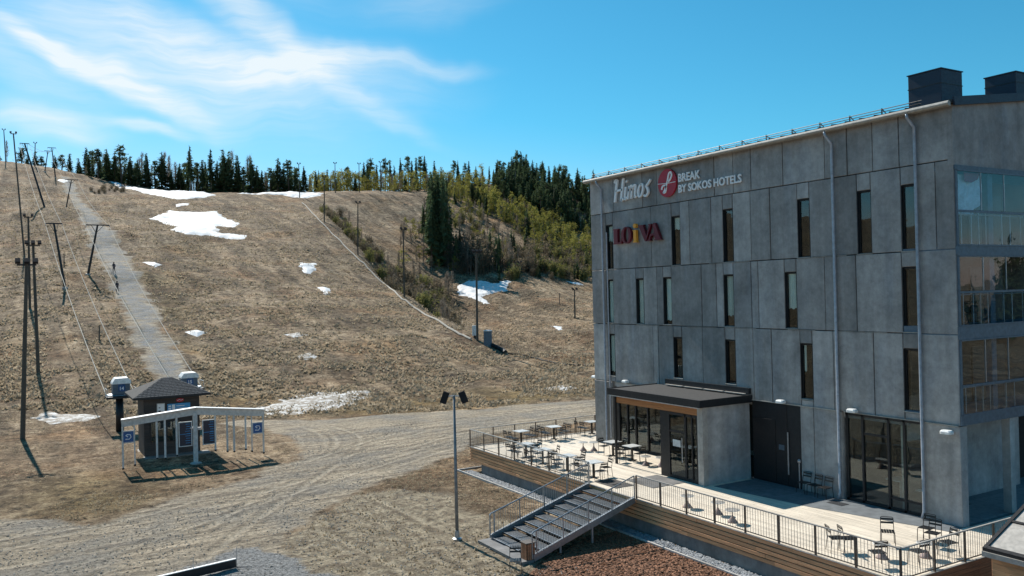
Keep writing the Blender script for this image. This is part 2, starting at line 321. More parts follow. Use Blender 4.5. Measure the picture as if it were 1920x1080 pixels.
# ---------------------------------------------------------------- mesh and object helpers
class MB:
    def __init__(s): s.v = []; s.f = []
    def add(s, v, f):
        o = len(s.v); s.v += [tuple(map(float, q)) for q in v]; s.f += [tuple(i + o for i in q) for q in f]; return s
    def box(s, x0, x1, y0, y1, z0, z1):
        return s.add([(x0, y0, z0), (x1, y0, z0), (x1, y1, z0), (x0, y1, z0), (x0, y0, z1), (x1, y0, z1), (x1, y1, z1), (x0, y1, z1)],
                     [(0, 3, 2, 1), (4, 5, 6, 7), (0, 1, 5, 4), (1, 2, 6, 5), (2, 3, 7, 6), (3, 0, 4, 7)])
    def bbox(s, x0, x1, y0, y1, z0, z1, b=.01):
        """box with chamfered upright and top edges"""
        b = min(b, (x1 - x0) * .4, (y1 - y0) * .4, (z1 - z0) * .4)
        def ring(i, z): return [(x0 + i, y0 + b + i, z), (x0 + b + i, y0 + i, z), (x1 - b - i, y0 + i, z), (x1 - i, y0 + b + i, z), (x1 - i, y1 - b - i, z), (x1 - b - i, y1 - i, z), (x0 + b + i, y1 - i, z), (x0 + i, y1 - b - i, z)]
        v = ring(0, z0) + ring(0, z1 - b) + ring(b * .7, z1)
        f = [tuple(range(7, -1, -1)), tuple(range(16, 24))]
        for k in (0, 8):
            for i in range(8): f.append((k + i, k + (i + 1) % 8, k + 8 + (i + 1) % 8, k + 8 + i))
        return s.add(v, f)
    def beam(s, p, q, w, h, up=(0, 0, 1)):
        p = Vector(p); q = Vector(q); d = (q - p).normalized(); u = Vector(up)
        if abs(d.dot(u)) > .97: u = Vector((0, 1, 0))
        a = d.cross(u).normalized() * w / 2; b = a.cross(d).normalized() * h / 2
        v = [p - a - b, p + a - b, p + a + b, p - a + b, q - a - b, q + a - b, q + a + b, q - a + b]
        return s.add(v, [(0, 3, 2, 1), (4, 5, 6, 7), (0, 1, 5, 4), (1, 2, 6, 5), (2, 3, 7, 6), (3, 0, 4, 7)])
    def tube(s, p, q, r0, r1=None, n=8, cap=True):
        return s.path([p, q], [r0, r0 if r1 is None else r1], n, cap)
    def path(s, pts, rad, n=8, cap=True):
        pts = [Vector(p) for p in pts]; rad = rad if isinstance(rad, (list, tuple)) else [rad] * len(pts)
        V = []; a = None
        for i, p in enumerate(pts):
            d = (pts[min(i + 1, len(pts) - 1)] - pts[max(i - 1, 0)]).normalized()
            if a is None: a = d.cross(Vector((0, 0, 1)) if abs(d.z) < .95 else Vector((1, 0, 0))).normalized()
            a = (a - d * a.dot(d)).normalized(); b = d.cross(a)
            for k in range(n):
                t = 2 * math.pi * k / n; V.append(p + (a * math.cos(t) + b * math.sin(t)) * rad[i])
        F = []
        for i in range(len(pts) - 1):
            for k in range(n): F.append((i * n + k, i * n + (k + 1) % n, (i + 1) * n + (k + 1) % n, (i + 1) * n + k))
        if cap: F.append(tuple(range(n - 1, -1, -1))); F.append(tuple(range((len(pts) - 1) * n, len(pts) * n)))
        return s.add(V, F)
    def lathe(s, c, prof, n=20):
        V = []; F = []
        for r, z in prof:
            for k in range(n):
                t = 2 * math.pi * k / n; V.append((c[0] + r * math.cos(t), c[1] + r * math.sin(t), c[2] + z))
        for i in range(len(prof) - 1):
            for k in range(n): F.append((i * n + k, i * n + (k + 1) % n, (i + 1) * n + (k + 1) % n, (i + 1) * n + k))
        F.append(tuple(range(n - 1, -1, -1))); F.append(tuple(range((len(prof) - 1) * n, len(prof) * n)))
        return s.add(V, F)
    def prism(s, pts, off):
        """closed polygon of 3-D points pushed along off"""
        n = len(pts); o = Vector(off); p = [Vector(q) for q in pts]
        F = [tuple(range(n)), tuple(range(2 * n - 1, n - 1, -1))]
        for i in range(n): F.append((i, i + n, (i + 1) % n + n, (i + 1) % n))
        return s.add(p + [q + o for q in p], F)
    def mesh(s, name, mat, smooth=False):
        me = bpy.data.meshes.new(name); me.from_pydata(s.v, [], s.f); me.materials.append(M[mat] if isinstance(mat, str) else mat)
        bm = bmesh.new(); bm.from_mesh(me); bmesh.ops.recalc_face_normals(bm, faces=bm.faces); bm.to_mesh(me); bm.free()
        if smooth: me.polygons.foreach_set('use_smooth', [True] * len(me.polygons))
        me.update(); return me
    def build(s, name, mat, parent=None, smooth=False):
        return link(name, s.mesh(name, mat, smooth), parent)
STATIC = {}
def link(name, me, parent=None):
    o = bpy.data.objects.new(name, me); C.objects.link(o)
    if parent is not None:
        o.parent = parent
        if parent.name in STATIC: o.matrix_parent_inverse = STATIC[parent.name]
    return o
def tag(o, label=None, cat=None, group=None, kind=None):
    for k, q in (('label', label), ('category', cat), ('group', group), ('kind', kind)):
        if q: o[k] = q
    return o
def thing(name, label, cat, loc=(0, 0, 0), rotz=0.0, group=None, static=True):
    """an Empty at the thing's base; static: its parts are written in world coordinates"""
    o = bpy.data.objects.new(name, None); C.objects.link(o); o.location = loc; o.rotation_euler = (0, 0, rotz); o.empty_display_size = .3
    if static: STATIC[o.name] = Matrix.Translation(-Vector(loc))
    return tag(o, label, cat, group)
def copy_tree(o, parent=None):
    c = o.copy(); C.objects.link(c); c.parent = parent
    if parent is not None: c.matrix_parent_inverse = o.matrix_parent_inverse.copy()
    for ch in [q for q in o.children]: copy_tree(ch, c)
    return c
def text_mesh(txt, size, ext, mat, shear=0.0, bold=0.0, spacing=1.0):
    cu = bpy.data.curves.new('lettering', 'FONT'); cu.body = txt; cu.size = size; cu.extrude = ext; cu.shear = shear; cu.offset = bold; cu.space_character = spacing; cu.resolution_u = 3
    o = bpy.data.objects.new('lettering', cu); C.objects.link(o)
    dg = bpy.context.evaluated_depsgraph_get(); me = bpy.data.meshes.new_from_object(o.evaluated_get(dg)); me.name = 'lettering'
    bpy.data.objects.remove(o); bpy.data.curves.remove(cu); me.materials.clear(); me.materials.append(M[mat]); return me

# ---------------------------------------------------------------- ground: one sheet of terrain, split where its surface changes
def world_poly(pix, z=None):
    P = []
    for a, b in pix:
        q = at_z(a, b, 0.0) if z is not None else hit(a, b)
        while q is None: b += 1; q = hit(a, b)
        P.append((q[0], q[1]))
    return np.array(P)
def sdist(P, x, y):
    """signed distance to a polygon, positive inside"""
    d = np.full(x.shape, 1e9); ins = np.zeros(x.shape, bool); n = len(P)
    for i in range(n):
        ax, ay = P[i]; bx, by = P[(i + 1) % n]; ex, ey = bx - ax, by - ay
        t = np.clip(((x - ax) * ex + (y - ay) * ey) / (ex * ex + ey * ey + 1e-12), 0, 1)
        d = np.minimum(d, np.hypot(x - ax - t * ex, y - ay - t * ey))
        with np.errstate(divide='ignore', invalid='ignore'):
            c = ((ay > y) != (by > y)) & (x < ex * (y - ay) / (by - ay) + ax)
        ins ^= c
    return np.where(ins, d, -d)
YARD = np.array([(-40, 58), (-20, 47), (-1, 44.8), (2.7, 41.4), (6.3, 45.1), (11.1, 47.6), (14.0, 50.5), (15.5, 55), (15.8, 62), (14, 70), (16.5, 70.5), (20.2, 66.5), (26.8, 65.0), (33, 63.5), (46, 62), (80, 64), (80, 52), (37, 51), (34, 51.0), (26.4, 50.6), (23.0, 46.1), (18.2, 43.2), (13.6, 39.7), (10.6, 36.2), (9.2, 33.5), (9.0, 29.1), (14, 22), (18, 10), (-40, -10)], float)
EARTH = np.array([(8.5, 34.5), (10.5, 36), (14, 39.5), (16.5, 40.0), (18.0, 36.5), (16.8, 33), (17.5, 30.5), (16.0, 29), (15.5, 26), (19, 22), (14, 14), (8, 20), (8.0, 29)], float)
STONE = np.array([(6.3, 34.6), (7.6, 34.5), (8.6, 33), (9.0, 31.4), (8.6, 29), (10, 25), (6, 25), (5.8, 31)], float)
STONE2 = np.array([(13.6, 40.2), (17.8, 43.6), (21.5, 46.5), (20.9, 47.4), (16, 44.5), (11.5, 40.2), (10.2, 37.2)], float)
MULCH = np.array([(14.6, 24.4), (16.6, 26.0), (19.1, 27.0), (20.72, 27.2), (20.72, 10), (13, 10), (13.3, 20.5)], float)
PATH = world_poly([(282, 702), (262, 655), (235, 610), (218, 555), (195, 500), (165, 440), (140, 385), (112, 332), (132, 330), (152, 372), (186, 408), (228, 452), (254, 505), (282, 560), (312, 620), (340, 665), (372, 712), (352, 742), (300, 740)])
LUSH = [world_poly(q, 0) for q in ([(60, 900), (270, 905), (260, 955), (90, 970)], [(560, 772), (700, 780), (900, 766), (1110, 742), (1110, 715), (900, 735), (740, 748)])] + [world_poly(q) for q in ([(365, 690), (480, 720), (460, 770), (400, 765)], [(255, 505), (300, 560), (350, 660), (330, 610), (310, 540)])]

az = np.concatenate([np.arange(-180, -12, 6.0), np.arange(-12, -3, .5), np.arange(-3, 64, .105), np.arange(64, 76, .6), np.arange(76, 180, 6.0)])
rr = [0.5, 2, 4, 7, 10, 13, 16, 18]
while rr[-1] < 5200:
    r_ = rr[-1]
    rr.append(r_ + (max(.13, r_ * r_ / 9200) if r_ < 66 else (.55 + (r_ - 66) * .003 if r_ < 380 else (r_ - 340) * .25)))
rr = np.array(rr)
AZ, RR = np.meshgrid(np.radians(az), rr)
GX = (RR * np.sin(AZ)).ravel(); GY = (RR * np.cos(AZ)).ravel()
GZ = terrain(GX, GY)
wn = vnoise(GX / 3.1, GY / 2.3, 11) * .6 + vnoise(GX / 1.0, GY / .8, 12) * .25
a_yard = np.clip(sstep(-1.6, 1.6, sdist(YARD, GX, GY) + wn), 0, 1)
a_path = sstep(-1.9, 1.9, sdist(PATH, GX, GY) + wn * 1.8)
a_grav = np.maximum(a_yard, a_path)
a_earth = sstep(-1.4, 1.4, sdist(EARTH, GX, GY) + wn * 1.2)
a_stone = np.maximum(.85 * sstep(-1.5, 1.5, sdist(STONE, GX, GY) + wn * 2.6), .3 * sstep(-.9, .9, sdist(STONE2, GX, GY) + wn * 1.3))
a_stone = np.maximum(a_stone, a_path * .54)
a_mulch = sstep(-.6, .6, sdist(MULCH, GX, GY) + wn * .5)
a_lush = np.zeros_like(GX)
for q in LUSH: a_lush = np.maximum(a_lush, sstep(-4, 4, sdist(q, GX, GY) + wn * 3))
# wheel tracks: pressed pale grooves between darker loose ridges, a few centimetres deep
TRK = []
def curve(pts, pairs=True):
    P = np.array(pts, float); n = 26; t = np.linspace(0, len(P) - 1, n); Q = np.stack([np.interp(t, range(len(P)), P[:, k]) for k in (0, 1)], 1)
    for _ in range(5): Q[1:-1] = (Q[:-2] + 2 * Q[1:-1] + Q[2:]) / 4
    d = np.gradient(Q, axis=0); d /= np.linalg.norm(d, axis=1)[:, None] + 1e-9; nn = np.stack([-d[:, 1], d[:, 0]], 1)
    for o in ((-.8, .8) if pairs else (0,)): TRK.append(Q + nn * o)
def pz(*pix): return [tuple(at_z(a, b, 0)[:2]) for a, b in pix]
curve(pz((-30, 1030), (200, 975), (420, 915), (640, 850), (860, 800), (1100, 768))); curve(pz((-30, 1065), (250, 1000), (480, 935), (700, 870), (900, 805), (1100, 778)))
curve(pz((-20, 1000), (150, 1000), (330, 950), (500, 890), (590, 850), (590, 815), (520, 792))); curve(pz((300, 1085), (430, 985), (560, 900), (650, 845), (660, 815), (560, 790)))
curve(pz((120, 1085), (330, 1010), (560, 930), (760, 860), (900, 815), (1100, 785))); curve(pz((560, 880), (700, 830), (820, 795), (960, 775), (1110, 757)))
curve(pz((-30, 1100), (160, 1040), (360, 985), (560, 925)))
curve(pz((600, 985), (680, 1010), (760, 1045), (840, 1090))); curve(pz((560, 1000), (640, 1035), (720, 1085))); curve(pz((650, 930), (730, 965), (800, 1000), (880, 1060))); curve(pz((730, 900), (780, 950), (850, 1000), (930, 1035)), False)
a_trk = np.zeros_like(GX); nearm = np.where((GY < 75) & (GY > 20) & (GX > -12) & (GX < 50))[0]; nx0, ny0 = GX[nearm], GY[nearm]
for ti, Q in enumerate(TRK):
    dm = np.full(len(nearm), 9.0)
    for (ax_, ay_), (bx_, by_) in zip(Q[:-1], Q[1:]):
        ex, ey = bx_ - ax_, by_ - ay_; tt = np.clip(((nx0 - ax_) * ex + (ny0 - ay_) * ey) / (ex * ex + ey * ey + 1e-9), 0, 1); dm = np.minimum(dm, np.hypot(nx0 - ax_ - tt * ex, ny0 - ay_ - tt * ey))
    fade = np.clip(.55 + .75 * vnoise(nx0 / 5 + ti * 7, ny0 / 5, 81), .1, 1); a_trk[nearm] += fade * (np.exp(-(dm / .17) ** 2) - .75 * np.exp(-((dm - .36) / .13) ** 2))
a_trk = np.clip(a_trk, -1, 1)
GZ -= a_trk * .035
road_r = vnoise((GX * .88 + GY * .47) / 6.0, (-GX * .47 + GY * .88) / .35, 31) * .022 * a_yard; GZ += road_r
near = (GY < 60)
GZ += np.where(near, vnoise(GX / .28, GY / .28, 41) * .025 * (1 - .4 * a_yard), 0)
nr, na = len(rr), len(az)
ii = (np.arange(nr - 1)[:, None] * na + np.arange(na)[None, :]); jj = (np.arange(nr - 1)[:, None] * na + (np.arange(na)[None, :] + 1) % na)
FQ = np.stack([ii, ii + na, jj + na, jj], -1).reshape(-1, 4)
fa = lambda a: a[FQ].mean(1)
cls = np.zeros(len(FQ), int)
cls[fa(a_yard) > .5] = 1; cls[fa(a_path) > .5] = 2; cls[fa(a_mulch) > .5] = 3; cls[(fa(a_earth) > .5) & (cls == 0)] = 0
def grid_piece(name, sel, kind='structure'):
    q = FQ[sel]; used, inv = np.unique(q, return_inverse=True); q = inv.reshape(-1, 4)
    me = bpy.data.meshes.new(name); nv, nf = len(used), len(q)
    me.vertices.add(nv); me.vertices.foreach_set('co', np.stack([GX[used], GY[used], GZ[used]], 1).astype(np.float32).ravel())
    me.loops.add(nf * 4); me.loops.foreach_set('vertex_index', q.ravel().astype(np.int32))
    me.polygons.add(nf); me.polygons.foreach_set('loop_start', np.arange(0, nf * 4, 4, dtype=np.int32))
    me.update(); me.validate()
    if me.polygons[0].normal.z < 0: me.flip_normals()
    me.polygons.foreach_set('use_smooth', np.ones(nf, bool))
    for nm, arr in (('gravel', a_grav), ('earth', a_earth), ('stone', a_stone), ('mulch', a_mulch), ('lush', a_lush), ('track', a_trk)):
        at = me.attributes.new(nm, 'FLOAT', 'POINT'); at.data.foreach_set('value', arr[used].astype(np.float32))
    me.materials.append(M['ground']); return tag(link(name, me), kind=kind)
tag(grid_piece('ground', cls == 0), 'brown grassy ski slope and yard with bare trodden earth')
tag(grid_piece('gravel_road', cls == 1), 'pale gravel road and yard with wheel tracks')
tag(grid_piece('gravel_path', cls == 2), 'grey gravel track climbing the slope beneath the drag lift')
tag(grid_piece('mulch_bed', cls == 3), 'reddish brown bark mulch bed below the terrace')

def ground_z(x, y): return float(terrain(x, y)[0])

# ---------------------------------------------------------------- snow patches, thick slabs of old snow lying on the slope
def snow(pix, label, thick=.35, mat='snow', z0=False, rough=1.0):
    P = world_poly(pix, 0 if z0 else None); lo = P.min(0) - 1; hi = P.max(0) + 1
    n = 90; h = max((hi - lo)) / n; nx = int((hi[0] - lo[0]) / h) + 2; ny = int((hi[1] - lo[1]) / h) + 2
    x, y = np.meshgrid(lo[0] + np.arange(nx) * h, lo[1] + np.arange(ny) * h); x = x.ravel(); y = y.ravel()
    s = sdist(P, x, y) + (vnoise(x / 2.2, y / 2.2, 61) * .7 + vnoise(x / .8, y / .8, 62) * .4) * rough * min(1.0, max(hi - lo) / 14)
    w = min(1.2, max(hi - lo) / 10)
    z = terrain(x, y) + np.clip(s / w, -1, 1) * thick * .6 + np.clip(s / (w * 4), 0, 1) * thick * .5 + vnoise(x / 1.5, y / 1.5, 63) * .05
    idx = np.arange(nx * ny).reshape(ny, nx); q = np.stack([idx[:-1, :-1], idx[:-1, 1:], idx[1:, 1:], idx[1:, :-1]], -1).reshape(-1, 4)
    q = q[(s[q] > -w * .9).all(1)]
    if len(q) == 0: return
    used, inv = np.unique(q, return_inverse=True)
    me = bpy.data.meshes.new('snow_patch'); me.from_pydata(np.stack([x[used], y[used], z[used]], 1).tolist(), [], inv.reshape(-1, 4).tolist())
    me.polygons.foreach_set('use_smooth', [True] * len(me.polygons)); me.materials.append(M[mat])
    return tag(link('snow_patch', me), label, 'snow')
snow([(284, 409), (320, 396), (345, 399), (405, 397), (420, 409), (452, 419), (440, 428), (412, 425), (405, 436), (430, 437), (462, 440), (452, 447), (425, 445), (395, 443), (350, 441), (322, 432), (335, 425), (305, 418)], 'largest snow patch high on the main ski slope')
snow([(206, 340), (236, 349), (275, 357), (320, 360), (345, 356), (378, 357), (404, 365), (385, 371), (330, 374), (300, 368), (260, 358), (225, 351)], 'long curving snow strip under the trees at the top of the slope', .6)
snow([(448, 364), (500, 361), (560, 361), (604, 363), (602, 369), (570, 371), (520, 366)], 'flat snow strip on the crest beside the tall floodlight', .5)
snow([(857, 536), (880, 529), (905, 530), (925, 532), (952, 528), (953, 546), (925, 551), (905, 556), (915, 566), (922, 575), (905, 571), (885, 563), (862, 550)], 'white snow patch in front of the dark spruces on the right slope')
snow([(490, 768), (525, 752), (580, 744), (640, 735), (700, 734), (685, 752), (610, 769), (560, 778), (505, 779)], 'melting snow streak at the foot of the slope', .18, 'old_snow', False, 1.4)
snow([(560, 493), (585, 495), (592, 508), (575, 514), (562, 505)], 'small snow patch in the middle of the bare slope')
snow([(597, 540), (615, 540), (622, 551), (608, 552)], 'tiny snow patch below the middle of the bare slope', .25)
snow([(345, 625), (370, 622), (390, 627), (370, 632)], 'thin bright snow sliver beside the gravel track', .25, 'snow', False, .4)
snow([(268, 495), (290, 495), (306, 499), (290, 503)], 'narrow snow sliver near the two walkers', .25, 'snow', False, .4)
snow([(1036, 610), (1048, 611), (1058, 619), (1045, 623)], 'small round snow patch near the hotel corner', .25)
snow([(1058, 528), (1085, 531), (1096, 537), (1085, 536)], 'thin curved snow line under the right hill', .25, 'snow', False, .3)
snow([(525, 628), (560, 625), (585, 630), (550, 634)], 'faint dirty snow sliver on the lower slope', .12, 'old_snow', False, .8)
snow([(550, 666), (580, 663), (592, 669), (570, 674)], 'faint grey snow smear above the melting streak', .12, 'old_snow', False, .8)
snow([(1020, 727), (1060, 723), (1085, 729), (1050, 736), (1025, 734)], 'speckled remnant of snow on the flat near the hotel', .12, 'old_snow', False, .8)
snow([(62, 786), (95, 776), (140, 776), (185, 782), (160, 792), (100, 796)], 'patchy melting snow left of the lift hut', .10, 'old_snow', False, 1.2)
snow([(108, 339), (122, 336), (130, 340), (120, 343)], 'little white snow spot at the top of the lift', .3, 'snow', False, .3)
snow([(328, 384), (355, 383), (352, 388), (330, 388)], 'thin snow strip above the largest patch', .25, 'snow', False, .4)
snow([(265, 838), (280, 842), (278, 848), (262, 845)], 'snow crumbs beside the lift hut corner', .10, 'old_snow', False, .4)

# ---------------------------------------------------------------- loose ground cover
def tufts(name, X, Y, hgt, wid, mat, label, blades=3, lean=.5):
    n = len(X); Z = terrain(X, Y); V = np.zeros((n, blades, 3, 3)); rs = np.random.RandomState(5)
    for b in range(blades):
        a = rs.rand(n) * 6.283; h = hgt * (.5 + rs.rand(n)); w = wid * (.6 + .8 * rs.rand(n)); l = lean * h; t = rs.rand(n) * 6.283
        ox = X + (rs.rand(n) - .5) * wid * 2; oy = Y + (rs.rand(n) - .5) * wid * 2
        V[:, b, 0] = np.stack([ox - np.cos(a) * w, oy - np.sin(a) * w, Z - .03], 1); V[:, b, 1] = np.stack([ox + np.cos(a) * w, oy + np.sin(a) * w, Z - .03], 1)
        V[:, b, 2] = np.stack([ox + np.cos(t) * l, oy + np.sin(t) * l, Z + h], 1)
    m = n * blades; me = bpy.data.meshes.new(name); me.vertices.add(m * 3); me.vertices.foreach_set('co', V.astype(np.float32).ravel())
    me.loops.add(m * 3); me.loops.foreach_set('vertex_index', np.arange(m * 3, dtype=np.int32)); me.polygons.add(m); me.polygons.foreach_set('loop_start', np.arange(0, m * 3, 3, dtype=np.int32))
    me.update(); me.materials.append(M[mat]); return tag(link(name, me), label, 'grass', kind='stuff')
def scatter(n, dmin, dmax, seed, pmax=1180):
    rs = np.random.RandomState(seed); d = dmin * (dmax / dmin) ** rs.rand(n); px = rs.rand(n) * (pmax + 60) - 40
    v = (px - 960) / FOC; x = d * (AX[0, 0] * v + AX[0, 2]); y = d * (AX[1, 0] * v + AX[1, 2])
    p = vnoise(x / 4, y / 3, 71) * .6 + vnoise(x / 1.2, y / 1, 72) * .4
    keep = (p > -.05 + .5 * (rs.rand(n) - .5))
    bad = (sdist(YARD, x, y) > -.3) | (sdist(PATH, x, y) > -.2) | (sdist(MULCH, x, y) > -.2) | ((sdist(EARTH, x, y) > 0) & (rs.rand(n) < .7)) | ((x > 20.5) & (y < 44)) | ((x > 3.8) & (x < 14) & (y > 47.5) & (y < 53.5) & (rs.rand(n) < .85)) | ((x > -1.5) & (x < 3) & (y > 52) & (y < 66) & (rs.rand(n) < .5)) | ((x > 6) & (x < 11) & (y > 54) & (y < 62))
    k = keep & ~bad; return x[k], y[k]
x_, y_ = scatter(46000, 24, 75, 1); tufts('dry_grass', x_, y_, .07, .04, 'straw', 'short dry straw grass on the level ground')
x_, y_ = scatter(70000, 70, 260, 2, 1120); tufts('slope_grass', x_, y_, .22, .15, 'straw', 'matted dry grass over the ski slope', 2, 1.1)
def chips(name, n, region, size, mat, label, cat, zoff=0.0, flat=.35):
    rs = np.random.RandomState(9); x0, x1, y0, y1 = region; x = x0 + rs.rand(n) * (x1 - x0); y = y0 + rs.rand(n) * (y1 - y0)
    if name == 'mulch_chips': k = sdist(MULCH, x, y) > -.1; x = x[k]; y = y[k]; n = len(x)
    if name == 'road_stones': k = (sdist(YARD, x, y) > .2) | (sdist(EARTH, x, y) > 0); k &= vnoise(x / 2.5, y / 2.5, 91) > rs.rand(n) * 1.6 - .9; x = x[k]; y = y[k]; n = len(x)
    z = terrain(x, y) + zoff; s = size * (.5 + rs.rand(n)); a = rs.rand(n) * 6.283; e = 1 + rs.rand(n) * (1.8 if name == 'mulch_chips' else .6)
    ca, sa = np.cos(a), np.sin(a); V = np.zeros((n, 6, 3)); tilt = (rs.rand(n) - .5) * .9
    for i, (u, v, w) in enumerate([(1, 0, 0), (0, 1, 0), (-1, 0, 0), (0, -1, 0), (0, 0, 1), (0, 0, -1)]):
        U = u * e * s; Vv = v * s; Wz = w * s * flat + u * s * tilt
        V[:, i] = np.stack([x + U * ca - Vv * sa, y + U * sa + Vv * ca, z + Wz + s * .15], 1)
    T = np.array([(0, 1, 4), (1, 2, 4), (2, 3, 4), (3, 0, 4), (1, 0, 5), (2, 1, 5), (3, 2, 5), (0, 3, 5)]); F = (np.arange(n)[:, None, None] * 6 + T[None]).reshape(-1, 3)
    me = bpy.data.meshes.new(name); me.vertices.add(n * 6); me.vertices.foreach_set('co', V.astype(np.float32).ravel()); m = len(F)
    me.loops.add(m * 3); me.loops.foreach_set('vertex_index', F.ravel().astype(np.int32)); me.polygons.add(m); me.polygons.foreach_set('loop_start', np.arange(0, m * 3, 3, dtype=np.int32))
    me.update(); me.materials.append(M[mat]); return tag(link(name, me), label, cat, kind='stuff')
chips('mulch_chips', 26000, (13, 20.7, 15, 27.3), .05, 'mulch_chip', 'loose red brown bark chips in the bed under the terrace', 'mulch')
chips('road_stones', 22000, (-3, 26, 24, 60), .028, 'road_chip', 'loose small stones strewn over the gravel yard', 'stones', .01, .7)
chips('drain_stones', 9000, (20.76, 21.36, 15, 41.3), .05, 'stone_chip', 'grey drainage stones along the foot of the terrace', 'stones', 0, .8)

# ---------------------------------------------------------------- hotel
DZ = 1.27                                        # terrace level
FX = 28.0; YN, YF = 17.25, 38.72                 # facade plane, near and far corner
HL = (FX, YN, 0)
hotel = thing('hotel_building', 'four storey grey concrete hotel with narrow dark windows and glazed corner balconies', 'building', HL)
L4, L3, L2, L1, TOP = 4.77, 7.95, 10.94, 14.06, 16.02
XE = 41.0                                        # depth of the block
def rz(x): return TOP + (x - FX) * .125          # low roof pitch
wall = MB()
# dark core set back behind the panels, walls of the other sides
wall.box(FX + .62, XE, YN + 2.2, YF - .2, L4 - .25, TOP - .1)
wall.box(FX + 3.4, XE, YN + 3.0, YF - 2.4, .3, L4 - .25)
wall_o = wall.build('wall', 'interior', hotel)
m = MB(); m.box(FX + .15, XE, YF - .2, YF - .02, L4 - .1, TOP); m.build('end_wall', 'concrete', hotel)
m = MB(); m.box(FX + .15, XE, YN + 2.0, YF - .4, L4 - .24, L4 - .02); m.build('floor_slab', 'concrete', hotel)
m = MB(); m.box(FX + .1, XE, YN + 2.0, YF - .3, .9, DZ - .002); m.build('ground_slab', 'slab', hotel)
g = .018
def panel(y0, y1, z0, z1, mat='concrete', x=None, t=.15):
    dx = random.uniform(-.014, .014) if x is None else 0
    x0 = (FX if x is None else x) + dx
    m = MB(); b = .012
    # chamfered face towards the terrace
    y0 += g; y1 -= g; z0 += g; z1 -= g
    if y1 - y0 < .04 or z1 - z0 < .04: return
    v = [(x0 + b, y0, z0), (x0 + b, y1, z0), (x0 + b, y1, z1), (x0 + b, y0, z1), (x0, y0 + b, z0 + b), (x0, y1 - b, z0 + b), (x0, y1 - b, z1 - b), (x0, y0 + b, z1 - b), (x0 + t, y0, z0), (x0 + t, y1, z0), (x0 + t, y1, z1), (x0 + t, y0, z1)]
    m.add(v, [(4, 5, 6, 7), (0, 1, 5, 4), (1, 2, 6, 5), (2, 3, 7, 6), (3, 0, 4, 7), (8, 9, 1, 0), (9, 10, 2, 1), (10, 11, 3, 2), (11, 8, 0, 3), (8, 11, 10, 9)])
    m.build('concrete_panel', mat, wall_o)
WIN = {3: (10.93, 13.38, [36.72, 31.30, 27.76, 23.46, 20.57, 18.68]), 2: (7.97, 10.37, [36.78, 34.20, 32.03, 27.81, 24.22, 18.72]), 1: (5.05, 7.38, [36.77, 31.36, 27.80, 23.49, 18.75])}
WW = .62
def window(y0, y1, z0, z1, blind=0.0, side=0.0, sillmat='gutter_metal'):
    x = FX + .10; f = .065
    m = MB()
    m.box(x, x + .09, y0, y0 + f, z0, z1); m.box(x, x + .09, y1 - f, y1, z0, z1); m.box(x, x + .09, y0 + f, y1 - f, z0, z0 + f); m.box(x, x + .09, y0 + f, y1 - f, z1 - f, z1)
    m.box(FX + .02, x - .002, y0 + .002, y0 + .02, z0 + .002, z1 - .002); m.box(FX + .02, x - .002, y1 - .02, y1 - .002, z0 + .002, z1 - .002); m.box(FX + .02, x - .002, y0 + .02, y1 - .02, z1 - .02, z1 - .002)
    w = m.build('window', 'black_frame', hotel)
    p = MB(); p.box(x + .03, x + .045, y0 + f, y1 - f, z0 + f, z1 - f); p.build('pane', 'glass', w)
    s = MB(); s.beam((FX - .03, (y0 + y1) / 2, z0 + .012), (FX + .12, (y0 + y1) / 2, z0 + .045), y1 - y0 + .06, .025); s.build('sill', sillmat, w)
    if blind:
        zt = z1 - f; zb = z0 + f + (zt - z0 - f) * (1 - blind); n = 9; V = []; F = []
        ya, yb = y0 + f + side * (y1 - y0), y1 - f
        for k in range(n + 1):
            yy = ya + (yb - ya) * k / n; xx = x + .085 + .018 * math.sin(k * 2.4); V += [(xx, yy, zb + .03 * math.sin(k * 1.1)), (xx, yy, zt)]
        for k in range(n): F.append((2 * k, 2 * k + 2, 2 * k + 3, 2 * k + 1))
        mb = MB(); mb.add(V, F); mb.build('curtain_reflection', 'curtain_reflection', w)
BL = {(3, 0): (.35, 0), (2, 0): (1, .2), (2, 1): (1, 0), (2, 2): (.92, .1), (2, 3): (.8, .2), (2, 4): (.65, .1), (1, 0): (.9, .1), (3, 1): (.25, 0), (1, 3): (.5, .6)}  # white sheets of the middle row stand in for bright reflections in the panes
def cells(row, z0, z1, joints, wins, lo, hi):
    cuts = sorted(set([lo, hi] + [j for j in joints if lo < j < hi] + [q for a, b, c, d in wins for q in (a, b)]))
    out = [cuts[0]]
    wedges = [q for a, b, c, d in wins for q in (a, b)]
    for q in cuts[1:]:
        if q - out[-1] < .16:
            if out[-1] in wedges or out[-1] == lo: continue
            out[-1] = q
        else: out.append(q)
    if out[-1] != hi:
        out[-1] = hi if out[-1] not in wedges else out[-1]
        if out[-1] != hi: out.append(hi)
    for a, b in zip(out[:-1], out[1:]):
        ww = [w for w in wins if w[0] <= a + .01 and w[1] >= b - .01]
        if ww:
            w = ww[0]
            if w[2] - z0 > .06: panel(a, b, z0, w[2] - .004)
            if z1 - w[3] > .06: panel(a, b, w[3] + .004, z1)
        else: panel(a, b, z0, z1)
JT = {4: [36.58, 34.11, 32.95, 28.86, 27.66, 26.59, 24.79, 22.64, 21.58, 20.44, 19.33], 3: [33.48, 30.62, 29.13, 26.67, 25.56, 22.32, 17.95], 2: [34.94, 33.13, 29.89, 28.91, 26.73, 26.32, 22.78, 21.3, 19.42], 1: [33.53, 33.12, 29.92, 26.71, 25.66, 22.45, 20.61, 19.45]}
cells(4, L1, TOP - .05, JT[4], [], YN, YF)
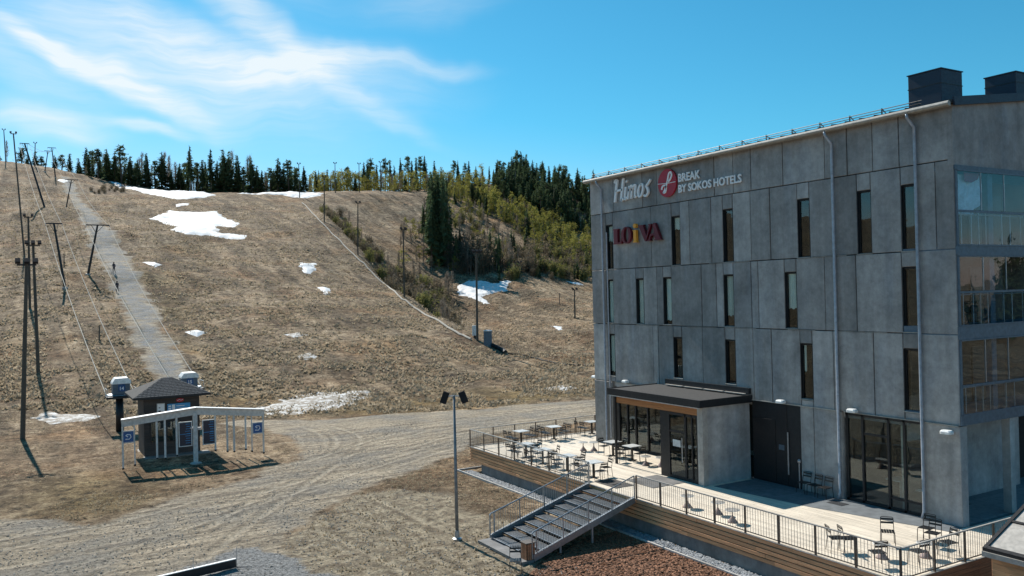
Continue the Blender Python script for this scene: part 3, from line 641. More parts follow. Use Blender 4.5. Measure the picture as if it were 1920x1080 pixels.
for row, (z0, z1) in {3: (L2, L1), 2: (L3, L2), 1: (L4, L3)}.items():
    ws = []
    for k, y in enumerate(WIN[row][2]):
        a, b, c, d = y, y + WW, WIN[row][0], WIN[row][1]
        if row == 1 and k in (1, 2): c = 5.33
        ws.append((a, b, c, d)); window(a, b, c, d, *BL.get((row, k), (0, 0)))
    cells(row, z0, z1, JT[row], ws, YN, YF)
# thin ledge above the ground floor, catching the sun
for a, b in ((17.3, 18.6), (18.75, 22.0), (22.3, 24.2), (24.2, 26.9), (32.8, 36.7)):
    m = MB(); m.beam((FX - .035, a, L4 + .005), (FX - .035, b, L4 + .005), .07, .03); m.build('ledge', 'gutter_metal', hotel)
for a, b, z in ((23.3, 24.7, L3), (26.5, 28.4, L3), (29.0, 30.9, L3), (26.8, 29.3, L2), (33.0, 34.8, L3), (20.0, 22.2, L3), (21.7, 23.4, L2)):
    m = MB(); m.beam((FX - .012, a, z - .002), (FX - .012, b, z - .002), .03, .018); m.build('ledge', 'concrete_light', hotel)
# ground floor facade
panel(17.25, 18.66, .9, L4, t=.4); panel(22.12, 23.5, .9, L4, t=.3); panel(23.5, 24.2, .9, L4, t=.3)
panel(37.05, YF, .9, L4, t=.5)
panel(29.8, 33.2, L4 - .35, L4, t=.3); panel(33.2, 36.7, L4 - .35, L4, t=.3)
m = MB(); m.box(FX + .06, FX + .2, 24.22, 26.9, DZ, L4 - .02); dd = m.build('dark_double_door', 'dark_metal', hotel)
for a, b in ((24.95, 25.55), (25.6, 26.85)):
    q = MB(); q.bbox(FX + .03, FX + .058, a, b, DZ + .06, L4 - .75 if a > 25.58 else L4 - .08, .008); q.build('door_leaf', 'black_frame', dd)
q = MB(); q.box(FX + .005, FX + .028, 24.85, 24.92, DZ + .5, DZ + 2.3); q.build('handle', 'galvanised', dd)
q = MB(); q.box(FX + .022, FX + .029, 25.1, 25.4, DZ + 1.5, DZ + 1.72); q.build('notice', 'blue_grey_metal', dd)
# glazed wall
m = MB(); z0, z1 = DZ + .02, L4 - .04
for y in (18.72, 19.5, 20.16, 21.28, 21.98): m.box(FX + .10, FX + .22, y - .045, y + .045, z0, z1)
m.box(FX + .1, FX + .22, 18.7, 22.05, z1 - .09, z1); m.box(FX + .1, FX + .22, 18.7, 22.05, z0, z0 + .09); m.box(FX + .12, FX + .2, 20.2, 21.24, 3.95, 4.03); m.box(FX + .12, FX + .2, 18.76, 20.12, DZ + .42, DZ + .5)
gw = m.build('glazed_wall', 'black_frame', hotel)
for a, b in ((18.77, 19.45), (19.55, 20.11), (20.21, 21.23), (21.33, 21.93)):
    q = MB(); q.box(FX + .15, FX + .165, a, b, z0 + .09, z1 - .09); q.build('pane', 'glass', gw)
# room behind the glazed wall: floor, pale back wall, a few lamps' worth of furniture
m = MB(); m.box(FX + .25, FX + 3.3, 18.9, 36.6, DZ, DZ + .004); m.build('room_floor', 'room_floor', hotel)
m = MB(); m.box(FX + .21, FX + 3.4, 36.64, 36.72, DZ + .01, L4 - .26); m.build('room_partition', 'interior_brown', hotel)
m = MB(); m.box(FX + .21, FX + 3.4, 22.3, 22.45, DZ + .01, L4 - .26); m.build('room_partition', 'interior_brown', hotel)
for (tx, ty) in ((29.2, 19.8), (30.0, 21.0), (29.6, 28.3), (29.3, 31.0), (29.5, 33.4)):
    m = MB(); m.box(tx - .4, tx + .4, ty - .4, ty + .4, DZ + .72, DZ + .75); m.tube((tx, ty, DZ + .005), (tx, ty, DZ + .72), .05); m.build('room_table', 'off_white', hotel)
# pavilion
PX, P0, P1, PZ = 25.2, 27.0, 33.1, 4.63
pav = MB(); pav.box(PX + .02, FX - .02, P0, P0 + .28, DZ, PZ); pv = pav.build('entrance_pavilion', 'concrete', hotel)
m = MB(); m.box(PX - .06, PX + .22, P0 - .03, P0 + .30, DZ, PZ + .02); m.build('fin', 'concrete_light', pv)
m = MB(); m.box(PX - .28, FX - .03, P0 - .12, P1 + .15, PZ + .05, PZ + .30); m.build('roof_slab', 'felt', pv)
m = MB(); m.box(PX - .2, FX - .03, P0 - .05, P1 + .1, PZ + .304, PZ + .325); m.build('roof_felt', 'felt', pv)
m = MB(); m.box(PX - .36, PX - .28, P0 - .2, P1 + .23, PZ + .04, PZ + .36); m.box(PX - .28, FX - .03, P0 - .2, P0 - .12, PZ + .04, PZ + .36); m.box(PX - .28, FX - .03, P1 + .15, P1 + .23, PZ + .04, PZ + .36); m.build('fascia', 'dark_metal', pv)
m = MB(); m.box(PX - .33, PX - .25, P0 - .1, P1 + .15, PZ - .005, PZ + .035); m.build('drip_trim', 'off_white', pv)
m = MB(); m.box(PX - .05, PX + .1, P0 + .32, P1 - .1, PZ - .36, PZ - .025); m.build('timber_beam', 'beam_wood', pv)
m = MB(); m.box(FX - .2, FX - .05, 26.85, 32.45, PZ + .4, PZ + .66); m.build('upstand', 'dark_metal', pv)
for k in range(4):
    m = MB(); m.box(FX - .34, FX - .205, 27.0 + k * 1.36, 28.25 + k * 1.36, PZ + .39, PZ + .42); m.build('roof_grille', 'rail_cap', pv)
m = MB(); m.box(PX, PX + .35, 29.3, 29.82, DZ, PZ - .38); m.build('dark_column', 'dark_metal', pv)
m = MB(); m.box(PX, PX + .1, 27.32, 27.44, DZ, PZ - .38); m.box(PX, PX + .1, 28.1, 28.2, DZ, PZ - .38); m.box(PX, PX + .1, 27.7, 27.76, DZ, PZ - .38); m.box(PX, PX + .1, 29.2, 29.295, DZ, PZ - .38); m.box(PX, PX + .1, 27.44, 29.2, PZ - .5, PZ - .385); m.box(PX + .01, PX + .09, 27.44, 29.2, DZ, DZ + .14); m.box(PX + .01, PX + .09, 28.2, 29.2, 3.35, 3.44); dr = m.build('door_frame', 'black_frame', pv)
for a, b in ((27.44, 27.7), (27.76, 28.1), (28.2, 29.2)):
    m = MB(); m.box(PX + .04, PX + .055, a, b, DZ + .14, PZ - .5); m.build('door_pane', 'glass', pv)
m = MB(); m.tube((PX - .05, 28.32, DZ + .8), (PX - .05, 28.32, DZ + 1.9), .018); m.build('door_handle', 'galvanised', pv)
m = MB(); m.box(PX + .02, PX + .035, 28.5, 29.0, DZ + 1.45, DZ + 1.75); m.build('door_notice', 'off_white', pv)
mul = [29.9, 30.9, 32.0, 33.1, 34.2, 35.2, 35.9, 36.62]
for y in mul:
    m = MB(); m.box(FX + .06, FX + .2, y - .04, y + .04, DZ, L4 - .36); m.build('mullion', 'black_frame', pv)
for a, b in zip(mul[:-1], mul[1:]):
    m = MB(); m.box(FX + .12, FX + .135, a + .045, b - .045, DZ + .1, L4 - .44); m.build('pane', 'glass', pv)
m = MB(); m.box(FX + .06, FX + .2, 29.95, 36.58, DZ, DZ + .1); m.box(FX + .06, FX + .2, 29.95, 36.58, L4 - .44, L4 - .37); m.build('glazing_rail', 'black_frame', pv)
m = MB(); m.box(PX + .36, FX - .03, 29.74, 29.80, DZ, PZ - .02); m.build('vestibule_side', 'dark_metal', pv)
m = MB(); m.box(PX - .12, PX - .02, P1 - .08, P1 + .02, DZ, PZ - .02); m.build('roof_post', 'dark_metal', pv)
m = MB(); m.box(PX + .15, FX + 3, P0 + .3, 29.72, DZ + .005, DZ + .012); m.build('lobby_floor', 'room_floor', pv)
# side facade: solid top, three glazed loggias, open ground floor recess
SX = 36.0
m = MB(); m.box(FX - .01, SX, YN - .01, YN + .2, 13.86, rz(FX) - .06); m.add([(FX - .01, YN - .01, rz(FX) - .06), (SX, YN - .01, rz(FX) - .06), (SX, YN - .01, rz(SX) - .06), (FX - .01, YN + .2, rz(FX) - .06), (SX, YN + .2, rz(FX) - .06), (SX, YN + .2, rz(SX) - .06)], [(0, 1, 2), (3, 5, 4), (0, 2, 5, 3)]); m.build('gable_panel', 'concrete', wall_o)
for z0, z1 in ((4.79, 5.12), (7.78, 8.22), (10.72, 11.04), (13.72, 13.86)):
    m = MB(); m.box(FX + .02, SX, YN - .05, YN + 2.1, z0, z1); m.build('balcony_slab', 'blue_grey_metal', hotel)
for z0, z1, zr in ((5.12, 7.78, 6.16), (8.22, 10.72, 9.43), (11.04, 13.72, 12.27)):
    m = MB(); m.box(FX + .16, FX + .62, YN + 2.0, YF - .4, z0, z0 + .01)
    b = MB(); b.box(FX + .09, SX, YN - .06, YN, zr - .05, zr + .03); b.box(FX + .09, SX, YN - .07, YN + .01, z1 - .06, z1 - .005); b.box(FX + .09, SX, YN - .07, YN + .01, z0 + .005, z0 + .06); b.box(FX + .06, FX + .13, YN - .05, YN + .03, z0 + .005, z1 - .005)
    bo = b.build('balcony_glazing', 'blue_grey_metal', hotel)
    for x in (29.55, 31.0, 32.5, 34):
        q = MB(); q.box(x - .018, x + .018, YN - .045, YN - .005, zr + .04, z1 - .06); q.build('glazing_bar', 'galvanised', bo)
        q = MB(); q.box(x - .2, x - .17, YN - .03, YN + .02, z0 + .06, zr - .05); q.build('baluster_post', 'galvanised', bo)
    xs = [FX + .14, 29.53, 30.98, 32.48, 34]
    for a, c in zip(xs[:-1], xs[1:]):
        q = MB(); q.box(a, c, YN - .033, YN - .025, zr + .04, z1 - .06); q.build('pane', 'balcony_glass', bo)
        q = MB(); q.box(a, c, YN - .053, YN - .046, z0 + .06, zr - .05); q.build('pane', 'balcony_glass', bo)
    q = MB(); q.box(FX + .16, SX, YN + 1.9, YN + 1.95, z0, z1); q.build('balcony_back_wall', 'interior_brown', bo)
    for xx in (30.2, 31.9, 33.2):
        q = MB(); q.box(xx, xx + .9, YN + 1.84, YN + 1.895, z0 + .02, z0 + 2.15); wd_ = q.build('balcony_window', 'black_frame', bo)
    for xx in (28.55, 29.15, 30.05, 31.6, 32.3):
        q = MB(); q.tube((xx, YN + .12, z0), (xx, YN + .12, zr), .018, None, 6); q.build('inner_post', 'galvanised', bo)
    q = MB(); q.tube((FX + .2, YN + .14, zr - .1), (SX, YN + .14, zr - .1), .022, None, 6); q.build('inner_rail', 'galvanised', bo)
    q = MB(); q.box(30.45, 30.75, YN + .25, YN + .5, z0, z1); q.build('balcony_column', 'blue_grey_metal', bo)
    q = MB(); q.box(28.75, 29.7, YN + 1.86, YN + 1.9, z0, z0 + 2.1); q.build('balcony_door', 'dark_metal', bo)
m = MB(); m.box(FX + .42, SX, YN + 2.4, YN + 2.6, .9, L4); m.build('recess_wall', 'concrete', wall_o)
m = MB(); m.box(28.5, 29.5, YN + 2.33, YN + 2.39, DZ, DZ + 2.6); rd = m.build('recess_door', 'dark_metal', hotel)
m = MB(); m.tube((29.4, YN + 2.29, DZ + 1.0), (29.4, YN + 2.29, DZ + 1.2), .015); m.build('handle', 'galvanised', rd)
m = MB(); m.box(31.2, 31.5, YN + .1, YN + .4, DZ, L4 + .02); m.build('column', 'concrete', wall_o)
m = MB(); m.box(FX + .2, SX, YN + .3, YN + 2.4, L4 + .0, L4 + .02); m.build('soffit', 'concrete', hotel)
m = MB(); m.box(FX + .02, SX, YN + .21, YN + 2.4, .9, DZ - .004); m.build('recess_floor', 'slab', hotel)
# roof
rf = MB(); rf.add([(FX - .32, YN - .1, rz(FX - .32)), (SX + 2, YN - .1, rz(SX + 2)), (SX + 2, YF + .12, rz(SX + 2)), (FX - .32, YF + .12, rz(FX - .32)), (FX - .32, YN - .1, rz(FX - .32) + .1), (SX + 2, YN - .1, rz(SX + 2) + .1), (SX + 2, YF + .12, rz(SX + 2) + .1), (FX - .32, YF + .12, rz(FX - .32) + .1)], [(0, 3, 2, 1), (4, 5, 6, 7), (0, 1, 5, 4), (1, 2, 6, 5), (2, 3, 7, 6), (3, 0, 4, 7)])
roof = rf.build('roof', 'roof_sheet', hotel)
m = MB(); m.beam((FX - .12, YN - .14, rz(FX - .3) + .06), (SX + 2, YN - .14, rz(SX + 2) + .09), .06, .30); m.build('verge_board', 'vent_metal', roof)
for k in range(34):
    y = YN + .3 + k * .64; m = MB(); m.box(FX - .3, SX + 2, y - .012, y + .012, -.02, .02)
    for i, v in enumerate(m.v): m.v[i] = (v[0], v[1], rz(v[0]) + .12 + v[2])
    m.build('roof_seam', 'roof_sheet', roof)
m = MB(); m.path([(FX - .36, YF + .1, TOP - .06), (FX - .36, YN - .12, TOP - .06)], [.085, .085], 10); m.build('gutter', 'gutter_metal', hotel)
m = MB(); m.box(FX - .29, FX - .24, YN - .1, YF + .1, TOP - .16, TOP + .05); m.build('eaves_board', 'gutter_metal', hotel)
m = MB(); m.box(FX - .24, FX + .2, YN - .02, YF + .05, TOP - .055, TOP - .04); m.build('eaves_soffit', 'interior', hotel)
for dz in (.14, .24, .34):
    m = MB(); m.tube((FX + .12, YN + 1.2, rz(FX) + dz), (FX + .12, YF - .1, rz(FX) + dz), .016, None, 6); m.build('snow_guard_rail', 'dark_metal', roof)
for k in range(15):
    y = YN + 1.4 + k * 1.42; m = MB(); m.beam((FX + .12, y, rz(FX) + .08), (FX + .12, y, rz(FX) + .38), .02, .05); m.beam((FX + .12, y, rz(FX) + .37), (FX + .45, y, rz(FX) + .15), .02, .03); m.build('snow_guard_bracket', 'dark_metal', roof)
def vent(x0, x1, y0, y1, z0, z1):
    m = MB(); m.bbox(x0, x1, y0, y1, z0, z1, .02); v = m.build('ventilation_box', 'vent_metal', roof)
    q = MB(); zz = z0 + (z1 - z0) * .62; q.box(x0 - .012, x1 + .012, y0 - .012, y1 + .012, zz, zz + .03); q.build('seam', 'black_frame', v)
    q = MB(); q.box(x0 - .03, x1 + .03, y0 - .03, y1 + .03, z1 - .006, z1 + .03); q.build('cap', 'vent_metal', v)
vent(29.3, 30.63, 18.44, 19.77, rz(29) + .1, 17.66); vent(33.0, 34.7, 17.77, 18.97, rz(33) + .1, 17.8)
def downpipe(y, zb=DZ + .05, jog=.0):
    m = MB(); x = FX - .11
    m.path([(FX - .36, y + .12, TOP - .1), (FX - .36, y + .1, TOP - .28), (x, y, TOP - .62), (x, y, TOP - 1.2), (x, y, zb + .25), (x - .12, y, zb)], .058, 10)
    d = m.build('downpipe', 'pipe_metal', hotel, True)
    for z in (2.6, 5.4, 8.3, 11.2, 14.2):
        q = MB(); q.lathe((x, y, z), [(.066, -.02), (.07, 0), (.066, .02)], 10); q.beam((x, y, z), (FX + .02, y, z), .03, .02); q.build('bracket', 'pipe_metal', d)
for y in (18.62, 22.2, 37.52): downpipe(y)
m = MB(); m.path([(FX - .06, 37.2, 13.0), (FX - .06, 37.2, DZ + .4)], .04, 8); m.build('downpipe', 'pipe_metal', hotel)
m = MB(); m.path([(FX - .06, 24.25, DZ + .02), (FX - .06, 24.25, DZ + 1.1)], .03, 8); m.lathe((FX - .06, 24.25, DZ + 1.1), [(.03, 0), (.075, .05), (.075, .12), (.03, .17)], 10); m.build('vent_pipe', 'galvanised', hotel)

# ---------------------------------------------------------------- signs on the facade
def on_wall(me, y, z, x=FX - .10):
    """text mesh: +x of the lettering runs along -Y of the world, its front faces -X"""
    me.transform(Matrix(((0, 0, -1, x), (-1, 0, 0, y), (0, 1, 0, z), (0, 0, 0, 1)))); return me
def stroke(pts, w, x0=FX - .16, t=.10, y0=0.0, z0=0.0, shear=0.0):
    """a brush stroke as an extruded ribbon; pts in (along, up)"""
    P = [Vector((a, b)) for a, b in pts]; Q = []
    n = len(P)
    for i in range(n - 1):                         # Catmull-Rom
        p0, p1, p2, p3 = P[max(i - 1, 0)], P[i], P[i + 1], P[min(i + 2, n - 1)]
        for k in range(6):
            s = k / 6; Q.append(.5 * ((2 * p1) + (p2 - p0) * s + (2 * p0 - 5 * p1 + 4 * p2 - p3) * s * s + (3 * p1 - p0 - 3 * p2 + p3) * s ** 3))
    Q.append(P[-1]); m = MB(); V = []; F = []; N_ = len(Q)
    for i, q in enumerate(Q):
        d = (Q[min(i + 1, N_ - 1)] - Q[max(i - 1, 0)]).normalized(); nn = Vector((-d.y, d.x)); ww = w * (.8 + .35 * abs(d.y))
        for sg in (-1, 1):
            p = q + nn * ww / 2 * sg
            for xx in (x0, x0 + t): V.append((xx, y0 - p.x - shear * p.y, z0 + p.y))
    for i in range(N_ - 1):
        a = 4 * i; b = a + 4; F += [(a, b, b + 2, a + 2), (a + 1, a + 3, b + 3, b + 1), (a, a + 1, b + 1, b), (a + 2, b + 2, b + 3, a + 3)]
    F += [(0, 2, 3, 1), (4 * N_ - 4, 4 * N_ - 3, 4 * N_ - 1, 4 * N_ - 2)]; return m.add(V, F)
sg = thing('hotel_sign', 'white script name with round red emblem and white lettering high on the facade', 'sign', (FX, 32, 14.6))
HS = dict(y0=36.36, z0=14.62, shear=.20)
def let(strokes, dx, w=.112):
    m = MB()
    for st in strokes:
        q = stroke([(a + dx, b) for a, b in st], w, **HS); m.add(q.v, q.f)
    m.build('letter', 'sign_white', sg)
let([[(.10, -.06), (.10, .5), (.11, 1.12)], [(.64, -.04), (.64, .5), (.65, 1.14)], [(-.10, .98), (-.02, 1.10), (.09, 1.12)], [(.10, .52), (.36, .54), (.66, .55)], [(.64, .02), (.72, -.02), (.80, .08)]], 0, .135)
let([[(.0, .66), (.0, .25), (.05, .0), (.18, .12)]], .93); let([[(-.05, .93), (.06, .95)]], .95, .13)
let([[(.0, -.02), (.0, .3), (.0, .68)], [(.0, .40), (.13, .66), (.26, .62), (.27, .3), (.27, -.02)], [(.27, .40), (.41, .66), (.54, .62), (.55, .25), (.58, .02), (.68, .1)]], 1.22, .10)
let([[(.22, .66), (.05, .52), (.02, .25), (.12, .03), (.28, .06), (.38, .33), (.33, .58), (.18, .66)]], 2.02)
let([[(.42, .80), (.26, .62), (.14, .50), (.26, .34), (.33, .16), (.20, .0), (.0, .05)]], 2.52)
c = (31.98, 15.07)
m = MB(); n = 40; m.prism([(FX - .06, c[0] + .68 * math.cos(2 * math.pi * k / n), c[1] + .70 * math.sin(2 * math.pi * k / n)) for k in range(n)], (-.10, 0, 0)); em = m.build('emblem', 'red_paint', sg)
q = stroke([(-.38, -.30), (-.30, -.14), (-.14, -.10), (-.04, -.22), (-.10, -.44), (-.24, -.46), (-.12, -.30), (.06, .06), (.18, .42), (.32, .50), (.38, .34), (.26, .14), (.06, .02)], .085, FX - .20, .045, c[0], c[1]); q.build('emblem_script', 'sign_white', em)
q = stroke([(-.66, .02), (0, -.02), (.64, -.02)], .032, FX - .195, .03, c[0], c[1]); q.build('emblem_line', 'sign_white', em)
link('lettering', on_wall(text_mesh('BREAK', .56, .03, 'sign_white', 0, .012, 1.0), 31.22, 15.02), sg)
link('lettering', on_wall(text_mesh('BY SOKOS HOTELS', .52, .03, 'sign_white', 0, .012, 1.02), 31.22, 14.50), sg)
for o_ in sg.children:
    if o_.name.startswith('lettering'):
        xs = [v.co.y for v in o_.data.vertices]; want = 1.52 if max(xs) - min(xs) < 2.6 else 4.15; k = want / (max(xs) - min(xs)); y0 = max(xs)
        for v in o_.data.vertices: v.co.y = y0 + (v.co.y - y0) * k
ls = thing('restaurant_sign', 'dark red serif letters with one yellow letter on the facade', 'sign', (FX, 34.5, 12.3))
LY, LZ, LX = 36.42, 12.28, FX - .07
def slab(pts, mat, t=.16):
    m = MB(); m.prism([(LX, LY - a, LZ + b) for a, b in pts], (-t, 0, 0)); return m.build('letter', mat, ls)
slab([(0, 0), (.74, 0), (.80, .28), (.72, .28), (.60, .08), (.42, .08), (.42, .74), (.52, .82), (0, .82), (.10, .74), (.10, .08)], 'maroon')
m = MB(); n = 28; ci = 1.16
for rr_, sx in ((1, 1),):
    o1 = [(ci + .42 * math.cos(2 * math.pi * k / n), .43 + .45 * math.sin(2 * math.pi * k / n)) for k in range(n)]; i1 = [(ci + .20 * math.cos(2 * math.pi * k / n), .43 + .40 * math.sin(2 * math.pi * k / n)) for k in range(n)]
V = [(LX, LY - a, LZ + b) for a, b in o1 + i1] + [(LX - .16, LY - a, LZ + b) for a, b in o1 + i1]; F = []
for k in range(n):
    j = (k + 1) % n; F += [(k, j, n + j, n + k), (2 * n + k, 3 * n + k, 3 * n + j, 2 * n + j), (k, 2 * n + k, 2 * n + j, j), (n + k, n + j, 3 * n + j, 3 * n + k)]
m.add(V, F); m.build('letter', 'maroon', ls)
slab([(1.70, 0), (2.06, 0), (1.99, .07), (1.99, .64), (1.69, .64), (1.78, .57), (1.78, .07)], 'yellow_paint')
m = MB(); m.prism([(LX, LY - 1.88 - .12 * math.cos(k * math.pi / 7), LZ + .86 + .12 * math.sin(k * math.pi / 7)) for k in range(14)], (-.16, 0, 0)); m.build('letter_dot', 'yellow_paint', ls)
slab([(2.14, .86), (2.66, .86), (2.58, .80), (2.84, .26), (3.04, .80), (2.98, .86), (3.22, .86), (2.80, 0), (2.70, 0), (2.24, .80)], 'maroon')
slab([(2.86, 0), (3.16, 0), (3.10, .08), (3.18, .26), (3.42, .26), (3.50, .08), (3.42, 0), (4.0, 0), (3.90, .08), (3.52, .88), (3.38, .88), (3.32, .74), (3.42, .58), (3.40, .36), (3.14, .36), (2.98, .08)], 'maroon')
# wall lamps
def wall_lamp(x, y, z, label, face=(-1, 0)):
    t = thing('wall_lamp', label, 'lamp', (x, y, z), 0, 'wall lamps on the hotel'); fx, fy = face
    m = MB(); m.beam((x, y, z), (x + fx * .12, y + fy * .12, z + .03), .05, .05); m.build('arm', 'dark_metal', t)
    m = MB(); cx, cy = x + fx * .24, y + fy * .24; m.bbox(cx - .14, cx + .14, cy - .2, cy + .2, z, z + .13, .05); m.build('housing', 'white_paint', t)
    m = MB(); m.box(cx - .1, cx + .1, cy - .15, cy + .15, z - .012, z - .002); m.build('diffuser', 'flood_glass', t)
wall_lamp(FX, 21.45, 4.83, 'white wall lamp above the large glazed wall'); wall_lamp(FX, 25.0, 4.83, 'white wall lamp above the dark double door'); wall_lamp(FX, 35.6, 4.85, 'white wall lamp above the left end of the entrance roof')
wall_lamp(FX - .01, 17.6, 4.5, 'white wall lamp on the near corner pillar'); wall_lamp(FX + .3, YF, 4.83, 'white wall lamp on the far corner of the hotel', (-.6, .8))
# made-up sheet standing in for a reflection in the top balcony glass
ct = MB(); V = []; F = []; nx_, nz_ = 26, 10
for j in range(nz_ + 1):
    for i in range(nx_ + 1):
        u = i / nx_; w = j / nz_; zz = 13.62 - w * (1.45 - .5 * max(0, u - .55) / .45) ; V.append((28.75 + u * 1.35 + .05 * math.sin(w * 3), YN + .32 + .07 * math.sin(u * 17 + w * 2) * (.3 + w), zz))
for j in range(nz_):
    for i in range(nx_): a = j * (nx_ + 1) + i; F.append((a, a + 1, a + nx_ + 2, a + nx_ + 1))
cr = thing('reflection_sheet', 'wrinkled white sheet with a red corner standing in for a reflection in the top balcony glass', 'reflection', (29.4, YN + .3, 12.2))
ct.add(V, F); ct.build('sheet', 'reflection_white', cr, True)
m = MB(); m.add([(28.95, YN + .22, 13.68), (29.95, YN + .22, 13.68), (29.75, YN + .2, 13.45), (29.35, YN + .19, 13.32), (28.97, YN + .22, 13.36)], [(0, 1, 2, 3, 4)]); m.build('reflection_red', 'red_paint', cr)

# ---------------------------------------------------------------- terrace
DX, DN, DF = 21.42, 15.07, 41.52
deck = thing('terrace_deck', 'raised pale timber terrace with brown board sides in front of the hotel', 'terrace', (DX, DN, 0))
k = 0; x = DX + .03
while x < 33.8:
    x1 = x + .138
    spans = [(DN + .03, DF - .03)] if x1 < FX - .02 else ([(DN + .03, YN - .02)] + ([(YF + .02, DF - .03)] if x1 < 31.6 else []))
    for a, b in spans:
        cuts = [a]; p = a + 5.4 * (.25 + .75 * ((k * 37) % 10) / 10) if b - a > 6 else b
        while p < b - 1.0: cuts.append(p); p += 5.6
        cuts.append(b)
        for c0, c1 in zip(cuts[:-1], cuts[1:]):
            m = MB(); dz = random.uniform(-.003, .002); m.box(x, x1, c0 + .003, c1 - .003, DZ - .03, DZ + dz); m.build('deck_board', 'deck_wood', deck)
    x += .1455; k += 1
m = MB(); m.box(DX + .05, FX + .09, DN + .1, DF - .1, .75, DZ - .035); m.box(FX + .09, 33.7, DN + .1, YN - .0, .75, DZ - .035); m.box(FX + .09, 31.5, YF + .05, DF - .1, .75, DZ - .035); m.build('joist_frame', 'dark_wood', deck)
bh = .158
for r_ in range(5):
    zt = DZ + .0 - r_ * bh
    for y0, y1 in zip((DN, 19.2, 23.4, 27.6, 31.8, 36.0, 39.5), (19.2, 23.4, 27.6, 31.8, 36.0, 39.5, DF)):
        s = ((r_ * 1.7) % 2.1); a = max(DN, y0 + s) if y0 > DN else y0; b = min(DF, y1 + s) if y1 < DF else y1
        if b - a < .1: continue
        m = MB(); dx = random.uniform(-.006, .006); m.bbox(DX - .03 + dx, DX + .02, a + .003, b - .003, zt - bh + .030, zt - .002, .010); m.build('side_board', 'brown_wood', deck)
    for x0, x1 in ((DX + .03, 25.2), (25.2, 29.4), (29.4, 33.8)):
        m = MB(); m.bbox(x0 + .003, x1 - .003, DN - .03, DN + .02, zt - bh + .012, zt - .002, .006); m.build('side_board', 'brown_wood_x', deck)
    m = MB(); m.bbox(DX + .03, 31.5, DF - .02, DF + .03, zt - bh + .012, zt - .002, .006); m.build('side_board', 'brown_wood_x', deck)
m = MB(); m.box(DX - .045, DX + .03, DN - .04, DF + .04, DZ + .003, DZ + .028); m.box(DX + .03, 33.8, DN - .045, DN + .03, DZ + .003, DZ + .028); m.box(DX + .03, 31.5, DF - .03, DF + .045, DZ + .003, DZ + .028); m.build('edge_trim', 'rail_cap', deck)
m = MB(); m.box(DX + .04, DX + .25, DN + .05, DF - 1.2, -.3, DZ - .79); m.box(DX + .25, 33.7, DN + .06, DN + .25, -.3, DZ - .79); m.box(DX + .25, 31.4, DF - 1.4, DF - 1.2, -.3, DZ - .79); m.build('plinth', 'plinth', deck)
kerb = MB(); kerb.box(20.68, 20.75, DN - 2, DF + .3, -.12, .07); kerb.box(20.75, 22.8, DF + .23, DF + .3, -.12, .07); tag(kerb.build('stone_kerb', 'concrete_light'), 'thin pale kerb edging the drainage stones beside the terrace', 'kerb')
m = MB(); m.bbox(23.2, 25.0, 28.0, 29.9, DZ + .004, DZ + .02, .005); tag(m.build('door_mat', 'plinth'), 'dark grey mat in front of the entrance door', 'mat')
m = MB(); m.bbox(21.9, 22.9, 28.9, 30.5, DZ + .004, DZ + .018, .005); tag(m.build('floor_mat', 'dark_wood'), 'dark mat on the terrace at the top of the stairs', 'mat')
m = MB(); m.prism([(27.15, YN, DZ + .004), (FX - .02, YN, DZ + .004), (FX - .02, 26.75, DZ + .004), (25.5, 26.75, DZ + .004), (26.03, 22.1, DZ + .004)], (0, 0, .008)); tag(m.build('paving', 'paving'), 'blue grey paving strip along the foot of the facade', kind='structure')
m = MB(); m.bbox(27.05, 27.5, 21.5, 22.2, DZ + .013, DZ + .024, .005); tag(m.build('foot_grate', 'grating'), 'small dark grate below the middle downpipe', 'grate')

bar_mesh = MB().box(-.0055, .0055, -.0055, .0055, 0, .86).mesh('baluster', 'bar_metal')
post_mesh = MB().box(-.028, .028, -.028, .028, 0, .93).mesh('post', 'rail_brown')
def railing(p, q, label, posts=1.52, endpost=(True, True)):
    p = Vector(p); q = Vector(q); Ln = (q - p).length; d = (q - p) / Ln
    t = thing('railing', label, 'railing', tuple(p), 0, 'terrace railings')
    m = MB(); m.beam(p + Vector((0, 0, .945)), q + Vector((0, 0, .945)), .06, .035); m.build('handrail', 'rail_cap', t)
    m = MB(); m.beam(p + Vector((0, 0, .08)), q + Vector((0, 0, .08)), .025, .03); m.build('bottom_rail', 'rail_brown', t)
    n = max(1, round(Ln / posts))
    for i in range(n + 1):
        if (i == 0 and not endpost[0]) or (i == n and not endpost[1]): continue
        o = link('post', post_mesh, t); o.location = p + d * (Ln * i / n)
    nb = int(Ln / .118)
    for i in range(1, nb):
        s_ = Ln * i / nb
        if min(abs(s_ - Ln * j / n) for j in range(n + 1)) < .04: continue
        o = link('baluster', bar_mesh, t); o.location = p + d * s_ + Vector((0, 0, .07))
z_ = DZ + .03
railing((DX, 30.22, z_), (DX, DF, z_), 'terrace railing between the stairs and the far left corner')
railing((DX + .06, DF, z_), (31.4, DF, z_), 'far terrace railing behind the white tables', 1.5, (False, True))
railing((DX, DN, z_), (DX, 26.92, z_), 'long terrace railing between the stairs and the near corner')
railing((DX + .06, DN, z_), (33.6, DN, z_), 'terrace railing from the near corner to the right edge', 1.5, (False, True))

